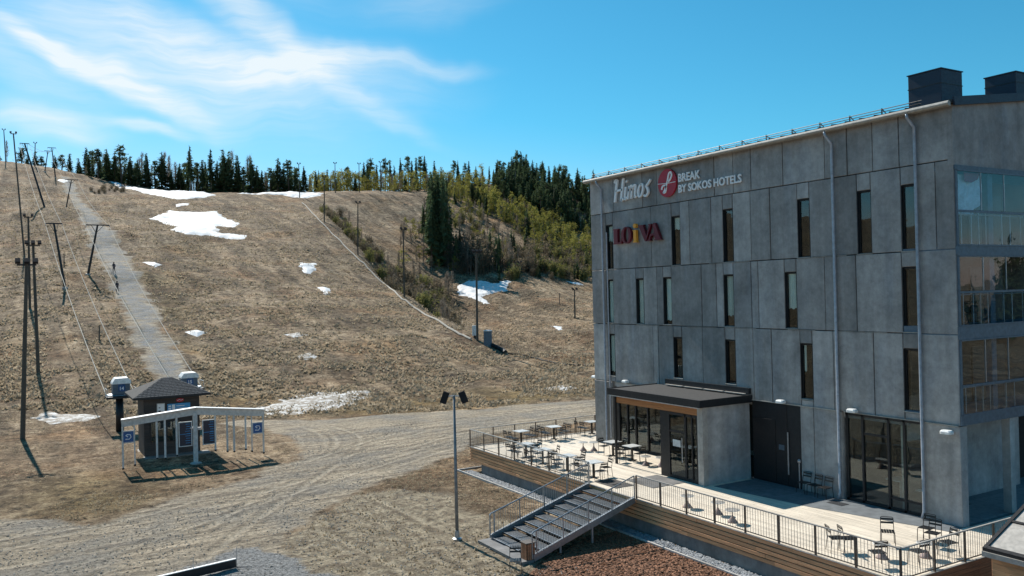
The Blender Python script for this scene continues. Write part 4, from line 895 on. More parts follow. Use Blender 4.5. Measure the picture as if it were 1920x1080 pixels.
# ---------------------------------------------------------------- stairs
st = thing('outdoor_stairs', 'wide dark metal staircase with railings leading up to the terrace', 'stairs', (15.9, 28.0, 0))
Xb, Xt, Y0, Y1 = 15.85, 21.36, 26.98, 30.14; zb, zt = .14, DZ
SK = -1.05                                       # the flight runs slightly askew to the terrace edge
def sp(x, y): return y + SK * (Xt - x) / (Xt - Xb)
ns = 10
for i in range(ns):
    xa = Xt - (Xt - Xb) * i / ns; xb = Xt - (Xt - Xb) * (i + 1) / ns; z = zt - (zt - zb) * (i + 1) / ns
    m = MB(); m.prism([(xa + .03, sp(xa, Y0) + .05, z - .04), (xa + .03, sp(xa, Y1) - .05, z - .04), (xb, sp(xb, Y1) - .05, z - .04), (xb, sp(xb, Y0) + .05, z - .04)], (0, 0, .04)); tr = m.build('tread', 'grating', st)
    for kk in range(7):
        f0 = (kk + .5) / 7; xx = xb + (xa - xb) * f0
        q = MB(); q.beam((xx, sp(xx, Y0) + .07, z + .004), (xx, sp(xx, Y1) - .07, z + .004), .012, .006); q.build('grate_bar', 'galvanised', tr)
    m = MB(); m.beam((xb + .01, sp(xb, Y0) + .05, z + .008), (xb + .01, sp(xb, Y1) - .05, z + .008), .03, .02); m.build('nosing', 'galvanised', st)
for y in (Y0, Y1):
    m = MB(); m.beam((Xt, sp(Xt, y), zt - .02), (Xb, sp(Xb, y), zb - .0), .07, .24); m.build('stringer', 'galvanised', st)
    m = MB(); m.path([(Xt, sp(Xt, y), zt + .95), (Xb, sp(Xb, y), zb + .95), (Xb - .05, sp(Xb, y), zb + .9), (Xb - .05, sp(Xb, y), zb)], .028, 8); m.build('handrail', 'galvanised', st)
    for i in range(5):
        f_ = i / 4 * .97; X = Xt + (Xb - Xt) * f_; m = MB(); zz = zt + (zb - zt) * f_; m.beam((X, sp(X, y), zz + .02), (X, sp(X, y), zz + .94), .04, .04); m.build('rail_post', 'galvanised', st)
    nb = 44
    for i in range(1, nb):
        f_ = i / nb; X = Xt + (Xb - Xt) * f_; zz = zt + (zb - zt) * f_; o = link('baluster', bar_mesh, st); o.location = (X, sp(X, y), zz + .08)
    m = MB(); m.beam((Xt, sp(Xt, y), zt + .14), (Xb, sp(Xb, y), zb + .14), .02, .02); m.build('bottom_rail', 'galvanised', st)
for X in (17.2, 18.9):
    for y in (Y0 + .02, Y1 - .02):
        m = MB(); m.tube((X, sp(X, y), -.1), (X, sp(X, y), zb + (zt - zb) * (X - Xb) / (Xt - Xb) - .1), .05); m.build('support_leg', 'galvanised', st)
m = MB(); m.box(15.3, Xb, 25.9, 29.2, .0, .10); m.build('landing', 'plinth', st)
b_ = thing('litter_bin', 'small brown slatted bin at the foot of the terrace stairs', 'bin', (15.72, 26.15, .1))
for i in range(4):
    m = MB(); m.bbox(15.56, 15.60, 25.98 + i * .09, 26.055 + i * .09, .10, .68, .006); m.build('slat', 'brown_wood_x', b_)
    m = MB(); m.bbox(15.61 + i * .08, 15.675 + i * .08, 25.93, 25.965, .10, .68, .006); m.build('slat', 'brown_wood_x', b_)
m = MB(); m.box(15.605, 15.92, 25.97, 26.34, .10, .66); m.build('body', 'dark_metal', b_)
m = MB(); m.bbox(15.54, 15.95, 25.92, 26.37, .685, .72, .01); m.build('lid', 'rail_brown', b_)

# ---------------------------------------------------------------- chairs and tables
def make_chair():
    t = thing('terrace_chair', 'x', 'chair', (0, 0, 0), 0, 'black metal chairs', static=False)
    for i in range(5):
        m = MB(); m.bbox(-.195 + i * .08, -.125 + i * .08, -.2, .2, .43, .448, .004); m.build('seat_slat', 'chair_metal', t)
    for sx in (-1, 1):
        m = MB(); m.path([(sx * .21, .2, 0), (sx * .2, .19, .38), (sx * .195, .16, .43), (sx * .195, -.2, .43)], .012, 6); m.build('leg', 'chair_metal', t)
        m = MB(); m.path([(sx * .21, -.25, 0), (sx * .2, -.2, .42), (sx * .195, -.235, .62), (sx * .19, -.275, .82)], .012, 6); m.build('leg', 'chair_metal', t)
    for z, y in ((.77, -.265), (.66, -.243)):
        m = MB(); m.beam((-.195, y, z), (.195, y, z), .015, .062, (0, -.2, 1)); m.build('back_slat', 'chair_metal', t)
    m = MB(); m.path([(-.19, -.275, .815), (-.15, -.28, .835), (.15, -.28, .835), (.19, -.275, .815)], .011, 6); m.build('back_rail', 'chair_metal', t)
    return t
CH0 = make_chair(); ch_used = [False]
def chair(x, y, ang, label, z=DZ, mat=None):
    o = CH0 if not ch_used[0] else copy_tree(CH0); ch_used[0] = True
    o.location = (x, y, z + .002); o.rotation_euler = (0, 0, R(ang)); o['label'] = label; return o
# chairs and a table behind the glass of the middle balcony
for (x, y, a, z, l) in ((28.7, 17.95, 180, 8.225, 'chair behind the left glass of the middle balcony'), (29.9, 17.9, 120, 8.225, 'chair beside the column behind the middle balcony glass'), (29.0, 17.95, 200, 5.125, 'chair behind the lowest balcony glass')): chair(x, y, a, l, z)
def make_table(top='table_top'):
    t = thing('terrace_table', 'x', 'table', (0, 0, 0), 0, 'square white terrace tables', static=False)
    m = MB(); m.bbox(-.36, .36, -.36, .36, .715, .742, .012); m.build('table_top', top, t)
    m = MB(); m.bbox(-.045, .045, -.045, .045, .02, .712, .006); m.build('column', 'chair_metal', t)
    m = MB(); m.bbox(-.28, .28, -.05, .05, 0, .02, .006); m.bbox(-.05, .05, .051, .28, 0, .02, .006); m.bbox(-.05, .05, -.28, -.051, 0, .02, .006); m.build('foot', 'chair_metal', t)
    m = MB(); m.beam((-.3, 0, .70), (.3, 0, .70), .04, .022); m.build('bearer', 'chair_metal', t)
    return t
TB0 = make_table(); tb_used = [False]
def table(x, y, ang, label):
    o = TB0 if not tb_used[0] else copy_tree(TB0); tb_used[0] = True
    o.location = (x, y, DZ + .002); o.rotation_euler = (0, 0, R(ang)); o['label'] = label
# x, y, angle, where, chairs: side angle (deg, 0 = +Y side)
TBL = [(24.15, 40.55, 4, 'in the far left corner', (80, 100, 250, 290)), (26.45, 40.7, -3, 'mid far railing', (75, 105, 255, 200, 285)),
       (29.25, 40.85, 2, 'behind the hotel corner', (80, 105, 180)), (22.28, 36.95, 2, 'farthest left at front railing', (0, 180, 75, 105, 260)),
       (22.15, 35.15, -4, 'second along front railing', (0, 180, 80, 275)), (22.22, 33.1, 3, 'third along front railing', (0, 180, 95, 270)),
       (22.35, 31.15, -3, 'nearest the stairs', (0, 185, 95, 265)), (26.15, 34.7, 5, 'left of the entrance', (10, 190, 270)), (26.2, 33.2, 0, 'beside the entrance glass', (5, 180, 95))]
for (x, y, a, w, sides) in TBL:
    table(x, y, a, 'white square terrace table ' + w)
    seen = {}
    for s in sides:
        s2 = s % 360; k_ = 'back' if s2 < 45 or s2 > 315 else 'left' if s2 < 135 else 'front' if s2 < 225 else 'right'
        seen[k_] = seen.get(k_, 0) + 1; off = 0.0
        same = sum(1 for q in sides if abs(((q - s + 180) % 360) - 180) < 45)
        ang = R(round(s2 / 90) * 90 + a); dx, dy = -math.sin(ang), math.cos(ang); px_, py_ = -dy, dx
        lat = (.22 if s2 > round(s2 / 90) * 90 else -.22) if same > 1 else random.uniform(-.08, .08)
        r_ = .62 + random.uniform(-.04, .1)
        nm = ('outer ' if lat > .2 else 'inner ' if lat < -.2 else '')
        chair(x + dx * r_ + px_ * lat * 1.15, y + dy * r_ + py_ * lat * 1.15, math.degrees(ang) + 180 + random.uniform(-9, 9), f'{nm}black chair at {k_} of white table {w}')
for (x, y, a, l) in [(22.62, 17.75, -118, 'black metal chair facing right near the long railing'), (22.34, 18.0, -120, 'black metal chair pushed in behind the right facing one at the long railing'),
                     (24.25, 17.5, 130, 'lone black metal chair with its back to the hotel on the sunny boards'), (25.62, 17.05, 98, 'upper of two nested black chairs beside the near corner pillar'),
                     (25.25, 16.6, 100, 'lower of two nested black chairs beside the near corner pillar'), (24.75, 15.75, 75, 'black metal chair against the right railing'),
                     (22.15, 16.35, -28, 'black metal chair with its back to the near railing corner'), (23.2, 15.72, -10, 'black metal chair between the round tables at the near corner'),
                     (27.62, 23.78, 92, 'leftmost of three black chairs along the concrete wall'), (27.6, 23.22, 86, 'middle of three black chairs along the concrete wall'), (27.58, 22.68, 90, 'rightmost of three black chairs along the concrete wall')]:
    chair(x, y, a, l)
chair(14.75, 25.35, 150, 'single black metal chair on the ground below the stairs', ground_z(14.75, 25.35))
def make_round():
    t = thing('round_side_table', 'x', 'table', (0, 0, 0), 0, 'low round tables with cone bases', static=False)
    m = MB(); m.lathe((0, 0, 0), [(.25, .43), (.265, .44), (.265, .452), (.25, .458)], 20); m.build('table_top', 'off_white', t)
    for i in range(6):
        q = MB(); xx = -.2 + i * .08; h = math.sqrt(max(.0, .24 ** 2 - xx * xx)); q.bbox(xx - .028, xx + .028, -h, h, .4585, .466, .003); q.build('slat', 'rail_cap', t)
    m = MB(); m.lathe((0, 0, 0), [(.02, .43), (.022, .26), (.05, .19), (.17, .04), (.19, 0)], 18); m.build('cone_base', 'cone_base', t, True)
    return t
RT0 = make_round(); ru = [False]
for (x, y, l) in [(25.76, 36.8, 'left low round table in the sun beside the far pillar'), (26.2, 36.45, 'right low round table in the sun beside the far pillar'), (25.96, 31.85, 'left low round table in front of the dark column'), (26.35, 31.2, 'right low round table in front of the dark column'),
                  (22.24, 24.82, 'leftmost low round table behind the long railing'), (22.47, 23.4, 'middle low round table behind the long railing'), (22.12, 22.3, 'rightmost low round table behind the long railing'), (22.9, 16.75, 'low round table among the chairs at the near corner'), (24.05, 16.05, 'low round table beside the right railing')]:
    o = RT0 if not ru[0] else copy_tree(RT0); ru[0] = True; o.location = (x, y, DZ + .002); o['label'] = l; o.rotation_euler = (0, 0, random.random())

# ---------------------------------------------------------------- lamp post on the yard
gz = ground_z(14.85, 30.1)
lp = thing('lamp_post', 'slim grey lamp post with two dark floodlights on the bare yard', 'lamp post', (14.85, 30.1, gz))
m = MB(); m.lathe((14.85, 30.1, gz), [(.19, -.1), (.19, .05), (.10, .08), (.085, .35)], 14); m.build('base', 'galvanised', lp)
m = MB(); m.path([(14.85, 30.1, gz + .3), (14.85, 30.1, gz + 2.5), (14.85, 30.1, gz + 5.75)], [.07, .062, .045], 12); m.build('pole', 'lamp_pole', lp, True)
m = MB(); m.beam((14.55, 30.28, gz + 5.72), (15.15, 29.92, gz + 5.72), .05, .05); m.build('crossbar', 'galvanised', lp)
for s in (-1, 1):
    c_ = Vector((14.85 + s * .30, 30.1 - s * .18, gz + 5.70)); m = MB(); m.beam(c_ + Vector((-s * .05, s * .03, .18)), c_ + Vector((s * .09, -s * .05, -.26)), .26, .14, (.5, .86, 0)); f_ = m.build('floodlight', 'lamp_matte', lp)

# ---------------------------------------------------------------- lift queue frame and boards
GZ0 = ground_z(8.9, 53.2)
sh = thing('queue_gate', 'long pale timber queue frame with hanging posts in front of the lift hut', 'gate', (8.93, 53.2, GZ0))
yq = 53.2; XA = (4.87, 8.95, 13.0); ZA = (2.98, 3.33, 2.86)
for (xa, xb, za, zb2) in ((XA[0], XA[1], ZA[0], ZA[1]), (XA[1], XA[2], ZA[1], ZA[2])):
    m = MB(); m.beam((xa, yq, za - .2), (xb, yq, zb2 - .2), .16, .42); m.build('beam', 'off_white', sh)
    m = MB(); m.beam((xa, yq, za + .025), (xb, yq, zb2 + .025), .5, .035); m.build('cap_board', 'white_paint', sh)
m = MB(); m.bbox(8.78, 9.02, yq - .13, yq + .13, GZ0 - .1, 3.05, .02); m.build('main_post', 'off_white', sh)
m = MB(); m.lathe((8.9, yq, GZ0), [(.34, -.05), (.34, .05), (.2, .09), (.0, .09)], 14); m.build('post_foot', 'concrete_light', sh)
m = MB(); m.box(8.6, 8.77, yq - .12, yq - .02, 2.1, 2.2); m.box(9.03, 9.2, yq - .12, yq - .02, 2.0, 2.15); m.build('hinge', 'galvanised', sh)
def ztop(x): return (ZA[0] + (ZA[1] - ZA[0]) * (x - XA[0]) / (XA[1] - XA[0]) if x < XA[1] else ZA[1] + (ZA[2] - ZA[1]) * (x - XA[1]) / (XA[2] - XA[1])) - .42
for x, zlo, w in ((4.92, .62, .09), (5.55, .75, .06), (6.75, 1.0, .1), (7.2, .95, .1), (7.85, 1.05, .1), (10.05, 1.1, .09), (10.75, .95, .09), (11.15, .9, .1), (11.85, .95, .09), (12.22, .78, .06), (12.93, .6, .08)):
    m = MB(); m.box(x - w / 2, x + w / 2, yq - w / 2, yq + w / 2, zlo - .45, ztop(x)); p_ = m.build('hanging_post', 'off_white', sh)
    q = MB(); q.lathe((x, yq, zlo - .45), [(.05, -.05), (.075, 0), (.05, .06)], 8); q.build('buffer', 'rubber', p_)
for x0, x1, z0, z1 in ((8.0, 8.66, 1.12, 2.5), (9.35, 10.0, 1.1, 2.5)):
    m = MB(); m.box(x0, x1, yq - .05, yq - .01, z0, z1); bd = m.build('piste_map_board', 'board_dark', sh)
    q = MB()
    for a in ((x0 - .05, x0, z0 - .05, z1 + .05), (x1, x1 + .05, z0 - .05, z1 + .05), (x0, x1, z1, z1 + .05), (x0, x1, z0 - .05, z0)): q.box(a[0], a[1], yq - .07, yq + .0, a[2], a[3])
    q.build('frame', 'off_white', bd)
    q = MB(); q.box(x0 + .02, x1 - .02, yq - .053, yq - .051, (z0 + z1) / 2 - .015, (z0 + z1) / 2 + .015)
    for i in range(9):
        zz = z1 - .12 - i * .14; q.box(x1 - .25 - .1 * random.random(), x1 - .05, yq - .053, yq - .051, zz, zz + .03)
    q.build('list_print', 'board_blue', bd)
for xc, zc, lab in ((5.22, 1.98, 'blue_sign'), (12.57, 1.75, 'blue_sign')):
    m = MB(); m.box(xc - .34, xc + .34, yq - .05, yq - .02, zc - .36, zc + .36); s_ = m.build('square_sign', 'off_white', sh)
    q = MB(); q.box(xc - .27, xc + .27, yq - .056, yq - .052, zc - .3, zc + .3); q.build('blue_face', 'sign_blue', s_)
    ar = [(-.16, -.12), (.04, -.14), (.14, -.02), (.10, .12), (-.06, .14), (-.14, .08)]
    q = MB(); q.path([(xc + a, yq - .06, zc + b) for a, b in ar], .028, 5); q.path([(xc - .14, yq - .06, zc + .08), (xc - .02, yq - .06, zc + .0)], .025, 5); q.build('arrow', 'sign_white', s_)

# ---------------------------------------------------------------- lift hut
hx0, hx1, hy0, hy1 = 6.55, 9.85, 57.3, 60.5; hb = -.15
hut = thing('lift_hut', 'dark timber lift operator hut with a hipped shingle roof', 'hut', (8.2, 58.9, 0))
m = MB(); m.box(hx0, hx1, hy0, hy1, hb, 3.72); hw = m.build('wall', 'dark_wood', hut)
for i in range(22):
    z = hb + .17 * (i + 1); m = MB(); m.bbox(hx0 - .02, hx1 + .02, hy0 - .025, hy0 - .002, z - .16, z - .01, .006); m.build('wall_board', 'dark_wood', hw)
ex0, ex1, ey0, ey1, ez = 5.85, 10.45, 56.5, 61.3, 3.68; ax0, ax1, ay, azt = 7.85, 8.45, 58.9, 4.78
m = MB(); m.add([(ex0, ey0, ez), (ex1, ey0, ez), (ex1, ey1, ez), (ex0, ey1, ez), (ex0, ey0, ez + .12), (ex1, ey0, ez + .12), (ex1, ey1, ez + .12), (ex0, ey1, ez + .12), (ax0, ay, azt), (ax1, ay, azt)], [(0, 3, 2, 1), (0, 1, 5, 4), (1, 2, 6, 5), (2, 3, 7, 6), (3, 0, 4, 7), (4, 5, 9, 8), (5, 6, 9), (6, 7, 8, 9), (7, 4, 8)]); hr = m.build('roof', 'felt', hut)
shi = MB()                                       # rows of shingles as real overlapping tabs
nrow = 12
for r_ in range(nrow):
    f0 = r_ / nrow; f1 = (r_ + 1.25) / nrow; f1 = min(f1, 1)
    def rp(f, u): # point on the front plane
        xa = ex0 + (ax0 - ex0) * f; xb = ex1 + (ax1 - ex1) * f; return Vector((xa + (xb - xa) * u, ey0 + (ay - ey0) * f, ez + .12 + (azt - ez - .12) * f))
    wdt = (ex1 - ex0) * (1 - f0) + .6 * f0; nt_ = max(2, int(wdt / .24))
    for i in range(nt_):
        u0 = (i + .06 + (.25 if r_ % 2 else 0)) / nt_; u1 = min((i + .94 + (.25 if r_ % 2 else 0)) / nt_, 1)
        a, b, c_, d_ = rp(f0, u0), rp(f0, u1), rp(f1, u1), rp(f1, u0); nrm = Vector((0, -.35, 1)) * .03
        shi.add([a + nrm, b + nrm, c_ + nrm * .3, d_ + nrm * .3, a, b], [(0, 1, 2, 3), (0, 4, 5, 1)])
tag(shi.build('shingle', 'shingle', hr), kind='stuff')
for i, (x0, x1, z0, z1, mt, nm) in enumerate([(6.95, 7.75, .9, 2.1, 'board_dark', 'window'), (7.9, 8.8, .9, 2.1, 'board_dark', 'window'), (7.35, 7.72, 2.55, 3.25, 'off_white', 'notice_board')]):
    m = MB(); m.box(x0 - .05, x1 + .05, hy0 - .07, hy0 - .03, z0 - .05, z1 + .05); f_ = m.build(nm, 'dark_metal' if nm == 'window' else 'off_white', hut)
    q = MB(); q.box(x0, x1, hy0 - .08, hy0 - .071, z0, z1); q.build('pane' if nm == 'window' else 'paper', 'glass' if nm == 'window' else 'sign_white', f_)
q = MB(); q.box(7.38, 7.53, hy0 - .084, hy0 - .0805, 2.6, 2.85); q.box(7.56, 7.69, hy0 - .084, hy0 - .0805, 2.6, 2.8); q.box(7.4, 7.5, hy0 - .084, hy0 - .0805, 3.0, 3.05); q.build('print', 'board_dark', hut)
m = MB(); m.box(7.92, 9.3, hy0 - .08, hy0 - .03, 2.62, 3.22); bb = m.build('blue_board', 'board_blue', hut)
q = MB()
for i in range(3): q.box(8.45, 9.15 - .1 * i, hy0 - .084, hy0 - .081, 2.72 + i * .16, 2.76 + i * .16); q.box(7.98, 8.14, hy0 - .084, hy0 - .081, 2.7 + i * .16, 2.8 + i * .16)
q.box(8.2, 8.38, hy0 - .084, hy0 - .081, 2.68, 3.16); q.build('print', 'sign_white', bb)
m = MB(); m.prism([(8.68 + .24 * math.cos(k * .5236), hy0 - .06, 3.42 + .13 * math.sin(k * .5236)) for k in range(12)], (0, -.05, 0)); rs_ = m.build('red_badge', 'red_paint', hut)
q = MB(); q.path([(8.52, hy0 - .12, 3.40), (8.64, hy0 - .12, 3.47), (8.72, hy0 - .12, 3.42), (8.86, hy0 - .12, 3.46)], .018, 5); q.build('badge_mark', 'sign_white', rs_)
m = MB(); m.box(hx0 - .1, hx1 + .5, hy0 - 1.0, hy0 - .0, -.1, .03); m.build('platform', 'grey_wood', hut)

# ---------------------------------------------------------------- drag lifts
def station(px, py_base, box, num, label, d=None):
    b = hit(px, py_base) if d is None else at_depth(px, py_base, d); dep = b[0] * AX[0, 2] + b[1] * AX[1, 2]
    p0 = at_depth(box[0], box[3], dep); p1 = at_depth(box[1], box[2], dep); zb_ = (p0[2]); zt_ = p1[2] + .1
    cx = (p0[0] + p1[0]) / 2; w = abs(p1[0] - p0[0]) / 2; yc = b[1]; gz = ground_z(cx, yc)
    t = thing('lift_station', label, 'ski lift', (cx, yc, gz))
    m = MB(); m.path([(cx - .1, yc, gz - .3), (cx - .1, yc, zb_ - .1)], [.30, .26], 14); m.build('column', 'dark_metal', t, True)
    m = MB(); m.bbox(cx - w * 1.25, cx + w * 1.25, yc - .9, yc + .9, zb_ - .16, zb_, .02); m.build('platform', 'dark_metal', t)
    h = zt_ - zb_
    m = MB(); m.bbox(cx - w * .72, cx + w * .72, yc - .6, yc + .6, zb_ + .14, zb_ + h * .72, .05); hs = m.build('motor_house', 'blue_grey_metal', t)
    m = MB(); prof = [(-.78, .68), (-.74, .78), (-.5, 1.0), (.55, 1.0), (.78, .86), (.8, .68)]; m.prism([(cx + a * w, yc - .7, zb_ + bz * h) for a, bz in prof], (0, 1.4, 0)); m.build('hood', 'white_paint', t)
    me = text_mesh(num, .34, .004, 'sign_white', 0, .01); q = MB(); q.box(cx - .22, cx + .26, yc - .63, yc - .605, zb_ + h * .26, zb_ + h * .66); pl = q.build('number_plate', 'sign_blue', hs)
    me.transform(Matrix(((1, 0, 0, cx - .17), (0, 0, -1, yc - .636), (0, 1, 0, zb_ + h * .34), (0, 0, 0, 1)))); link('number', me, pl)
    wl = MB(); wl.lathe((cx, yc + .2, zb_ + .0), [(w * 1.15, .01), (w * 1.22, .05), (w * 1.15, .10)], 24); wl.build('bullwheel', 'galvanised', t)
    for sx in (-1, 1):
        q = MB(); q.path([(cx + sx * w * 1.2, yc - .85, zb_), (cx + sx * w * 1.2, yc - .85, zb_ + .55), (cx + sx * w * 1.2, yc + .85, zb_ + .55), (cx + sx * w * 1.2, yc + .85, zb_)], .02, 6); q.build('guard_rail', 'galvanised', t)
    return t, Vector((cx - w * 1.18, yc + .2, zb_ + .06)), Vector((cx + w * 1.18, yc + .2, zb_ + .06))
s14, s14l, s14r = station(221, 811, (203, 250, 710, 742), '14', 'drag lift drive station number fourteen on a dark column left of the hut')
s15, s15l, s15r = station(352, 770, (331, 376, 700, 728), '15', 'drag lift drive station number fifteen behind the hut roof', 66)
def tower(base, top, arm, label, r0=.17, d=None):
    b = hit_near(*base); dep = b[0] * AX[0, 2] + b[1] * AX[1, 2]; p = at_depth(top[0], top[1], dep); l_ = at_depth(arm[0], top[1], dep); r_ = at_depth(arm[1], top[1], dep)
    b = Vector(b); p = Vector(p); w = (r_[0] - l_[0]) / AX[0, 0] / 2; L_ = Vector((p.x - w * .86, p.y, p.z)); R_ = Vector((p.x + w * .86, p.y, p.z))
    t = thing('lift_tower', label, 'lift tower', tuple(b), 0, 'drag lift towers')
    m = MB(); m.path([b - (p - b).normalized() * .4, b * .5 + p * .5, p], [r0, r0 * .85, r0 * .7], 8); m.build('mast', 'dark_metal', t)
    m = MB(); m.beam(L_, R_, .16, .18); m.build('crossarm', 'dark_metal', t)
    m = MB(); m.beam(p + (b - p) * .16, L_ * .55 + p * .45, .07, .07); m.beam(p + (b - p) * .16, R_ * .55 + p * .45, .07, .07); m.build('brace', 'dark_metal', t)
    for q_ in (L_, R_):
        m = MB(); m.beam(q_ + Vector((0, -.6, -.12)), q_ + Vector((0, .6, -.08)), .06, .14); m.build('sheave_train', 'galvanised', t)
    m = MB(); m.lathe((b.x, b.y, b.z), [(.42, -.5), (.42, .12), (.3, .16)], 10); m.build('footing', 'concrete_light', t)
    return L_ + Vector((0, 0, -.2)), R_ + Vector((0, 0, -.2))
t14a = tower((122, 540), (101, 419), (88, 120), 'left lift line tower standing below the leaning one', .2); t14b = tower((84, 390), (46, 269), (36, 54), 'tall leaning tower of the left lift line', .26)
t15a = tower((165, 515), (183, 422), (161, 207), 'nearest tower of the right lift line beside the gravel track', .2); t15b = tower((124, 390), (134, 337), (119, 144), 'second tower of the right lift line up the slope', .17)
t15c = tower((104, 333), (97, 277), (88, 104), 'topmost tower of the right lift line on the skyline', .2); t14c = tower((84, 322), (90, 283), (83, 97), 'topmost tower of the left lift line on the skyline', .18)
def cable(name, pts, label, sag=.02):
    m = MB(); P = []
    for a, b in zip(pts[:-1], pts[1:]):
        n = 10
        for i in range(n): s = i / n; q = a.lerp(b, s); q.z -= sag * (b - a).length * 4 * s * (1 - s) * .5; P.append(q)
    P.append(pts[-1]); m.path(P, .034, 5); return tag(m.build(name, 'cable'), label, 'cable')
cable('lift_cable', [s14l, t14a[0], t14b[0], t14c[0]], 'left haul cable of the left drag lift'); cable('lift_cable', [s14r, t14a[1], t14b[1], t14c[1]], 'right haul cable of the left drag lift')
cable('lift_cable', [s15l, t15a[0], t15b[0], t15c[0]], 'left haul cable of the right drag lift over the track'); cable('lift_cable', [s15r, t15a[1], t15b[1], t15c[1]], 'right haul cable of the right drag lift over the track')

# ---------------------------------------------------------------- floodlight poles
def floodpole(base, top, label, heads=2, mat='pole_wood', r=.15, arm=1.0):
    b = Vector(hit_near(*base)); dep = b.x * AX[0, 2] + b.y * AX[1, 2]; p = Vector(at_depth(top[0], top[1], dep))
    t = thing('floodlight_pole', label, 'light pole', tuple(b), 0, 'slope floodlight poles')
    m = MB(); m.path([b + Vector((0, 0, -.4)), b.lerp(p, .5), p], [r, r * .85, r * .65], 8); m.build('pole', mat, t)
    m = MB(); m.beam(p + Vector((-arm, 0, -.1)), p + Vector((arm, 0, -.1)), .12, .12); m.build('crossarm', 'dark_metal', t)
    for i in range(heads):
        f_ = -1 + 2 * i / max(1, heads - 1); c_ = p + Vector((f_ * arm * .9, -.1, .12)); m = MB(); m.beam(c_ + Vector((0, .2, .2)), c_ + Vector((0, -.2, -.08)), .34, .2); m.build('floodlight', 'lamp_matte', t)
    return t
for a, b, l, hd in [((42, 825), (50, 494), 'nearest floodlight pole at the left edge beside the lift hut yard', 3), ((72, 700), (62, 458), 'second floodlight pole up the left edge', 3), ((56, 580), (53, 406), 'third floodlight pole up the left edge', 2),
                   ((46, 478), (25, 250), 'tall leaning floodlight mast at the left edge reaching the sky', 2), ((11, 303), (7, 243), 'thin floodlight pole on the skyline at the far left', 2),
                   ((895, 640), (893, 473), 'tall floodlight pole at the foot of the ridge in front of the dark spruces', 3), ((758, 558), (756, 430), 'floodlight pole halfway along the ridge edge', 2), ((671, 478), (671, 380), 'floodlight pole on the upper ridge edge', 2), ((608, 415), (608, 331), 'floodlight pole near the top of the ridge', 2), ((562, 371), (560, 307), 'floodlight pole at the crest beside the flat snow strip', 2),
                   ((629, 362), (628, 306), 'floodlight pole just behind the crest', 2), ((674, 361), (673, 307), 'left floodlight pole on the plateau behind the crest', 2), ((714, 361), (713, 304), 'right floodlight pole on the plateau behind the crest', 2),
                   ((1078, 597), (1077, 543), 'short pole with a crossbar on the right slope near the hotel', 2), ((975, 523), (974, 492), 'short dark pole at the top of the right slope', 2), ((65, 312), (66, 268), 'floodlight pole among the trees at the top of the lift', 2)]:
    floodpole(a, b, l, hd, 'pole_wood', .17 if b[1] > 300 or a[1] > 400 else .2, .62 if hd == 3 else .5)
for px, py, h, l in ((1049, 572, 2.6, 'thin stake on the right slope'), (186, 637, 1.6, 'short marker stake left of the gravel track'), (120, 500, 2.2, 'thin marker stake by the lift line')):
    b = hit(px, py); m = MB(); m.path([(b[0], b[1], b[2] - .3), (b[0] + .05, b[1], b[2] + h)], [.09, .07], 7); m.lathe((b[0] + .05, b[1], b[2] + h), [(.08, 0), (.1, .04), (.04, .1)], 7); tag(m.build('marker_stake', 'pole_wood'), l, 'stake')
b = hit(915, 648); hy = thing('snow_hydrant', 'upright grey steel cylinder at the end of the ridge', 'hydrant', tuple(b))
m = MB(); m.lathe(tuple(b), [(.55, -.4), (.55, 1.75), (.5, 1.85)], 18); m.build('cylinder', 'blue_grey_metal', hy); m = MB(); m.lathe(tuple(b), [(.6, 1.86), (.6, 1.98), (.3, 2.05)], 18); m.build('lid', 'galvanised', hy)
b = hit(891, 634); cb_ = thing('electric_cabinet', 'small pale cabinet fixed beside the tall ridge floodlight pole', 'cabinet', tuple(b))
m = MB(); m.bbox(b[0] - .35, b[0] + .25, b[1] - .2, b[1] + .2, b[2] + .35, b[2] + 1.7, .03); m.build('box', 'off_white', cb_); m = MB(); m.box(b[0] - .2, b[0] + .1, b[1] - .1, b[1] + .1, b[2] - .3, b[2] + .345); m.build('stand', 'dark_metal', cb_); m = MB(); m.bbox(b[0] - .29, b[0] + .19, b[1] - .225, b[1] - .202, b[2] + .42, b[2] + 1.62, .01); m.build('door', 'white_paint', cb_)
def draped(name, pix, r, mat, label, cat, lift=.1):
    P = []
    for (a, b), (c, d) in zip(pix[:-1], pix[1:]):
        for i in range(6): q = hit(a + (c - a) * i / 6, b + (d - b) * i / 6); P.append((q[0], q[1], ground_z(q[0], q[1]) + lift))
    m = MB(); m.path(P, r, 6); return tag(m.build(name, mat), label, cat)
draped('water_pipe', [(566, 380), (605, 420), (638, 453), (668, 483), (712, 524), (754, 563), (798, 591), (848, 621), (890, 643)], .15, 'pale_pipe', 'pale snowmaking pipe lying along the ridge edge', 'pipe', .16)
draped('water_hose', [(918, 648), (935, 655), (950, 664)], .3, 'rubber', 'thick black hose bundle below the steel cylinder', 'hose', .2)
draped('thin_hose', [(952, 663), (990, 668), (1030, 680), (1070, 685), (1108, 687)], .07, 'rubber', 'thin dark hose crossing the lower right slope', 'hose', .1)
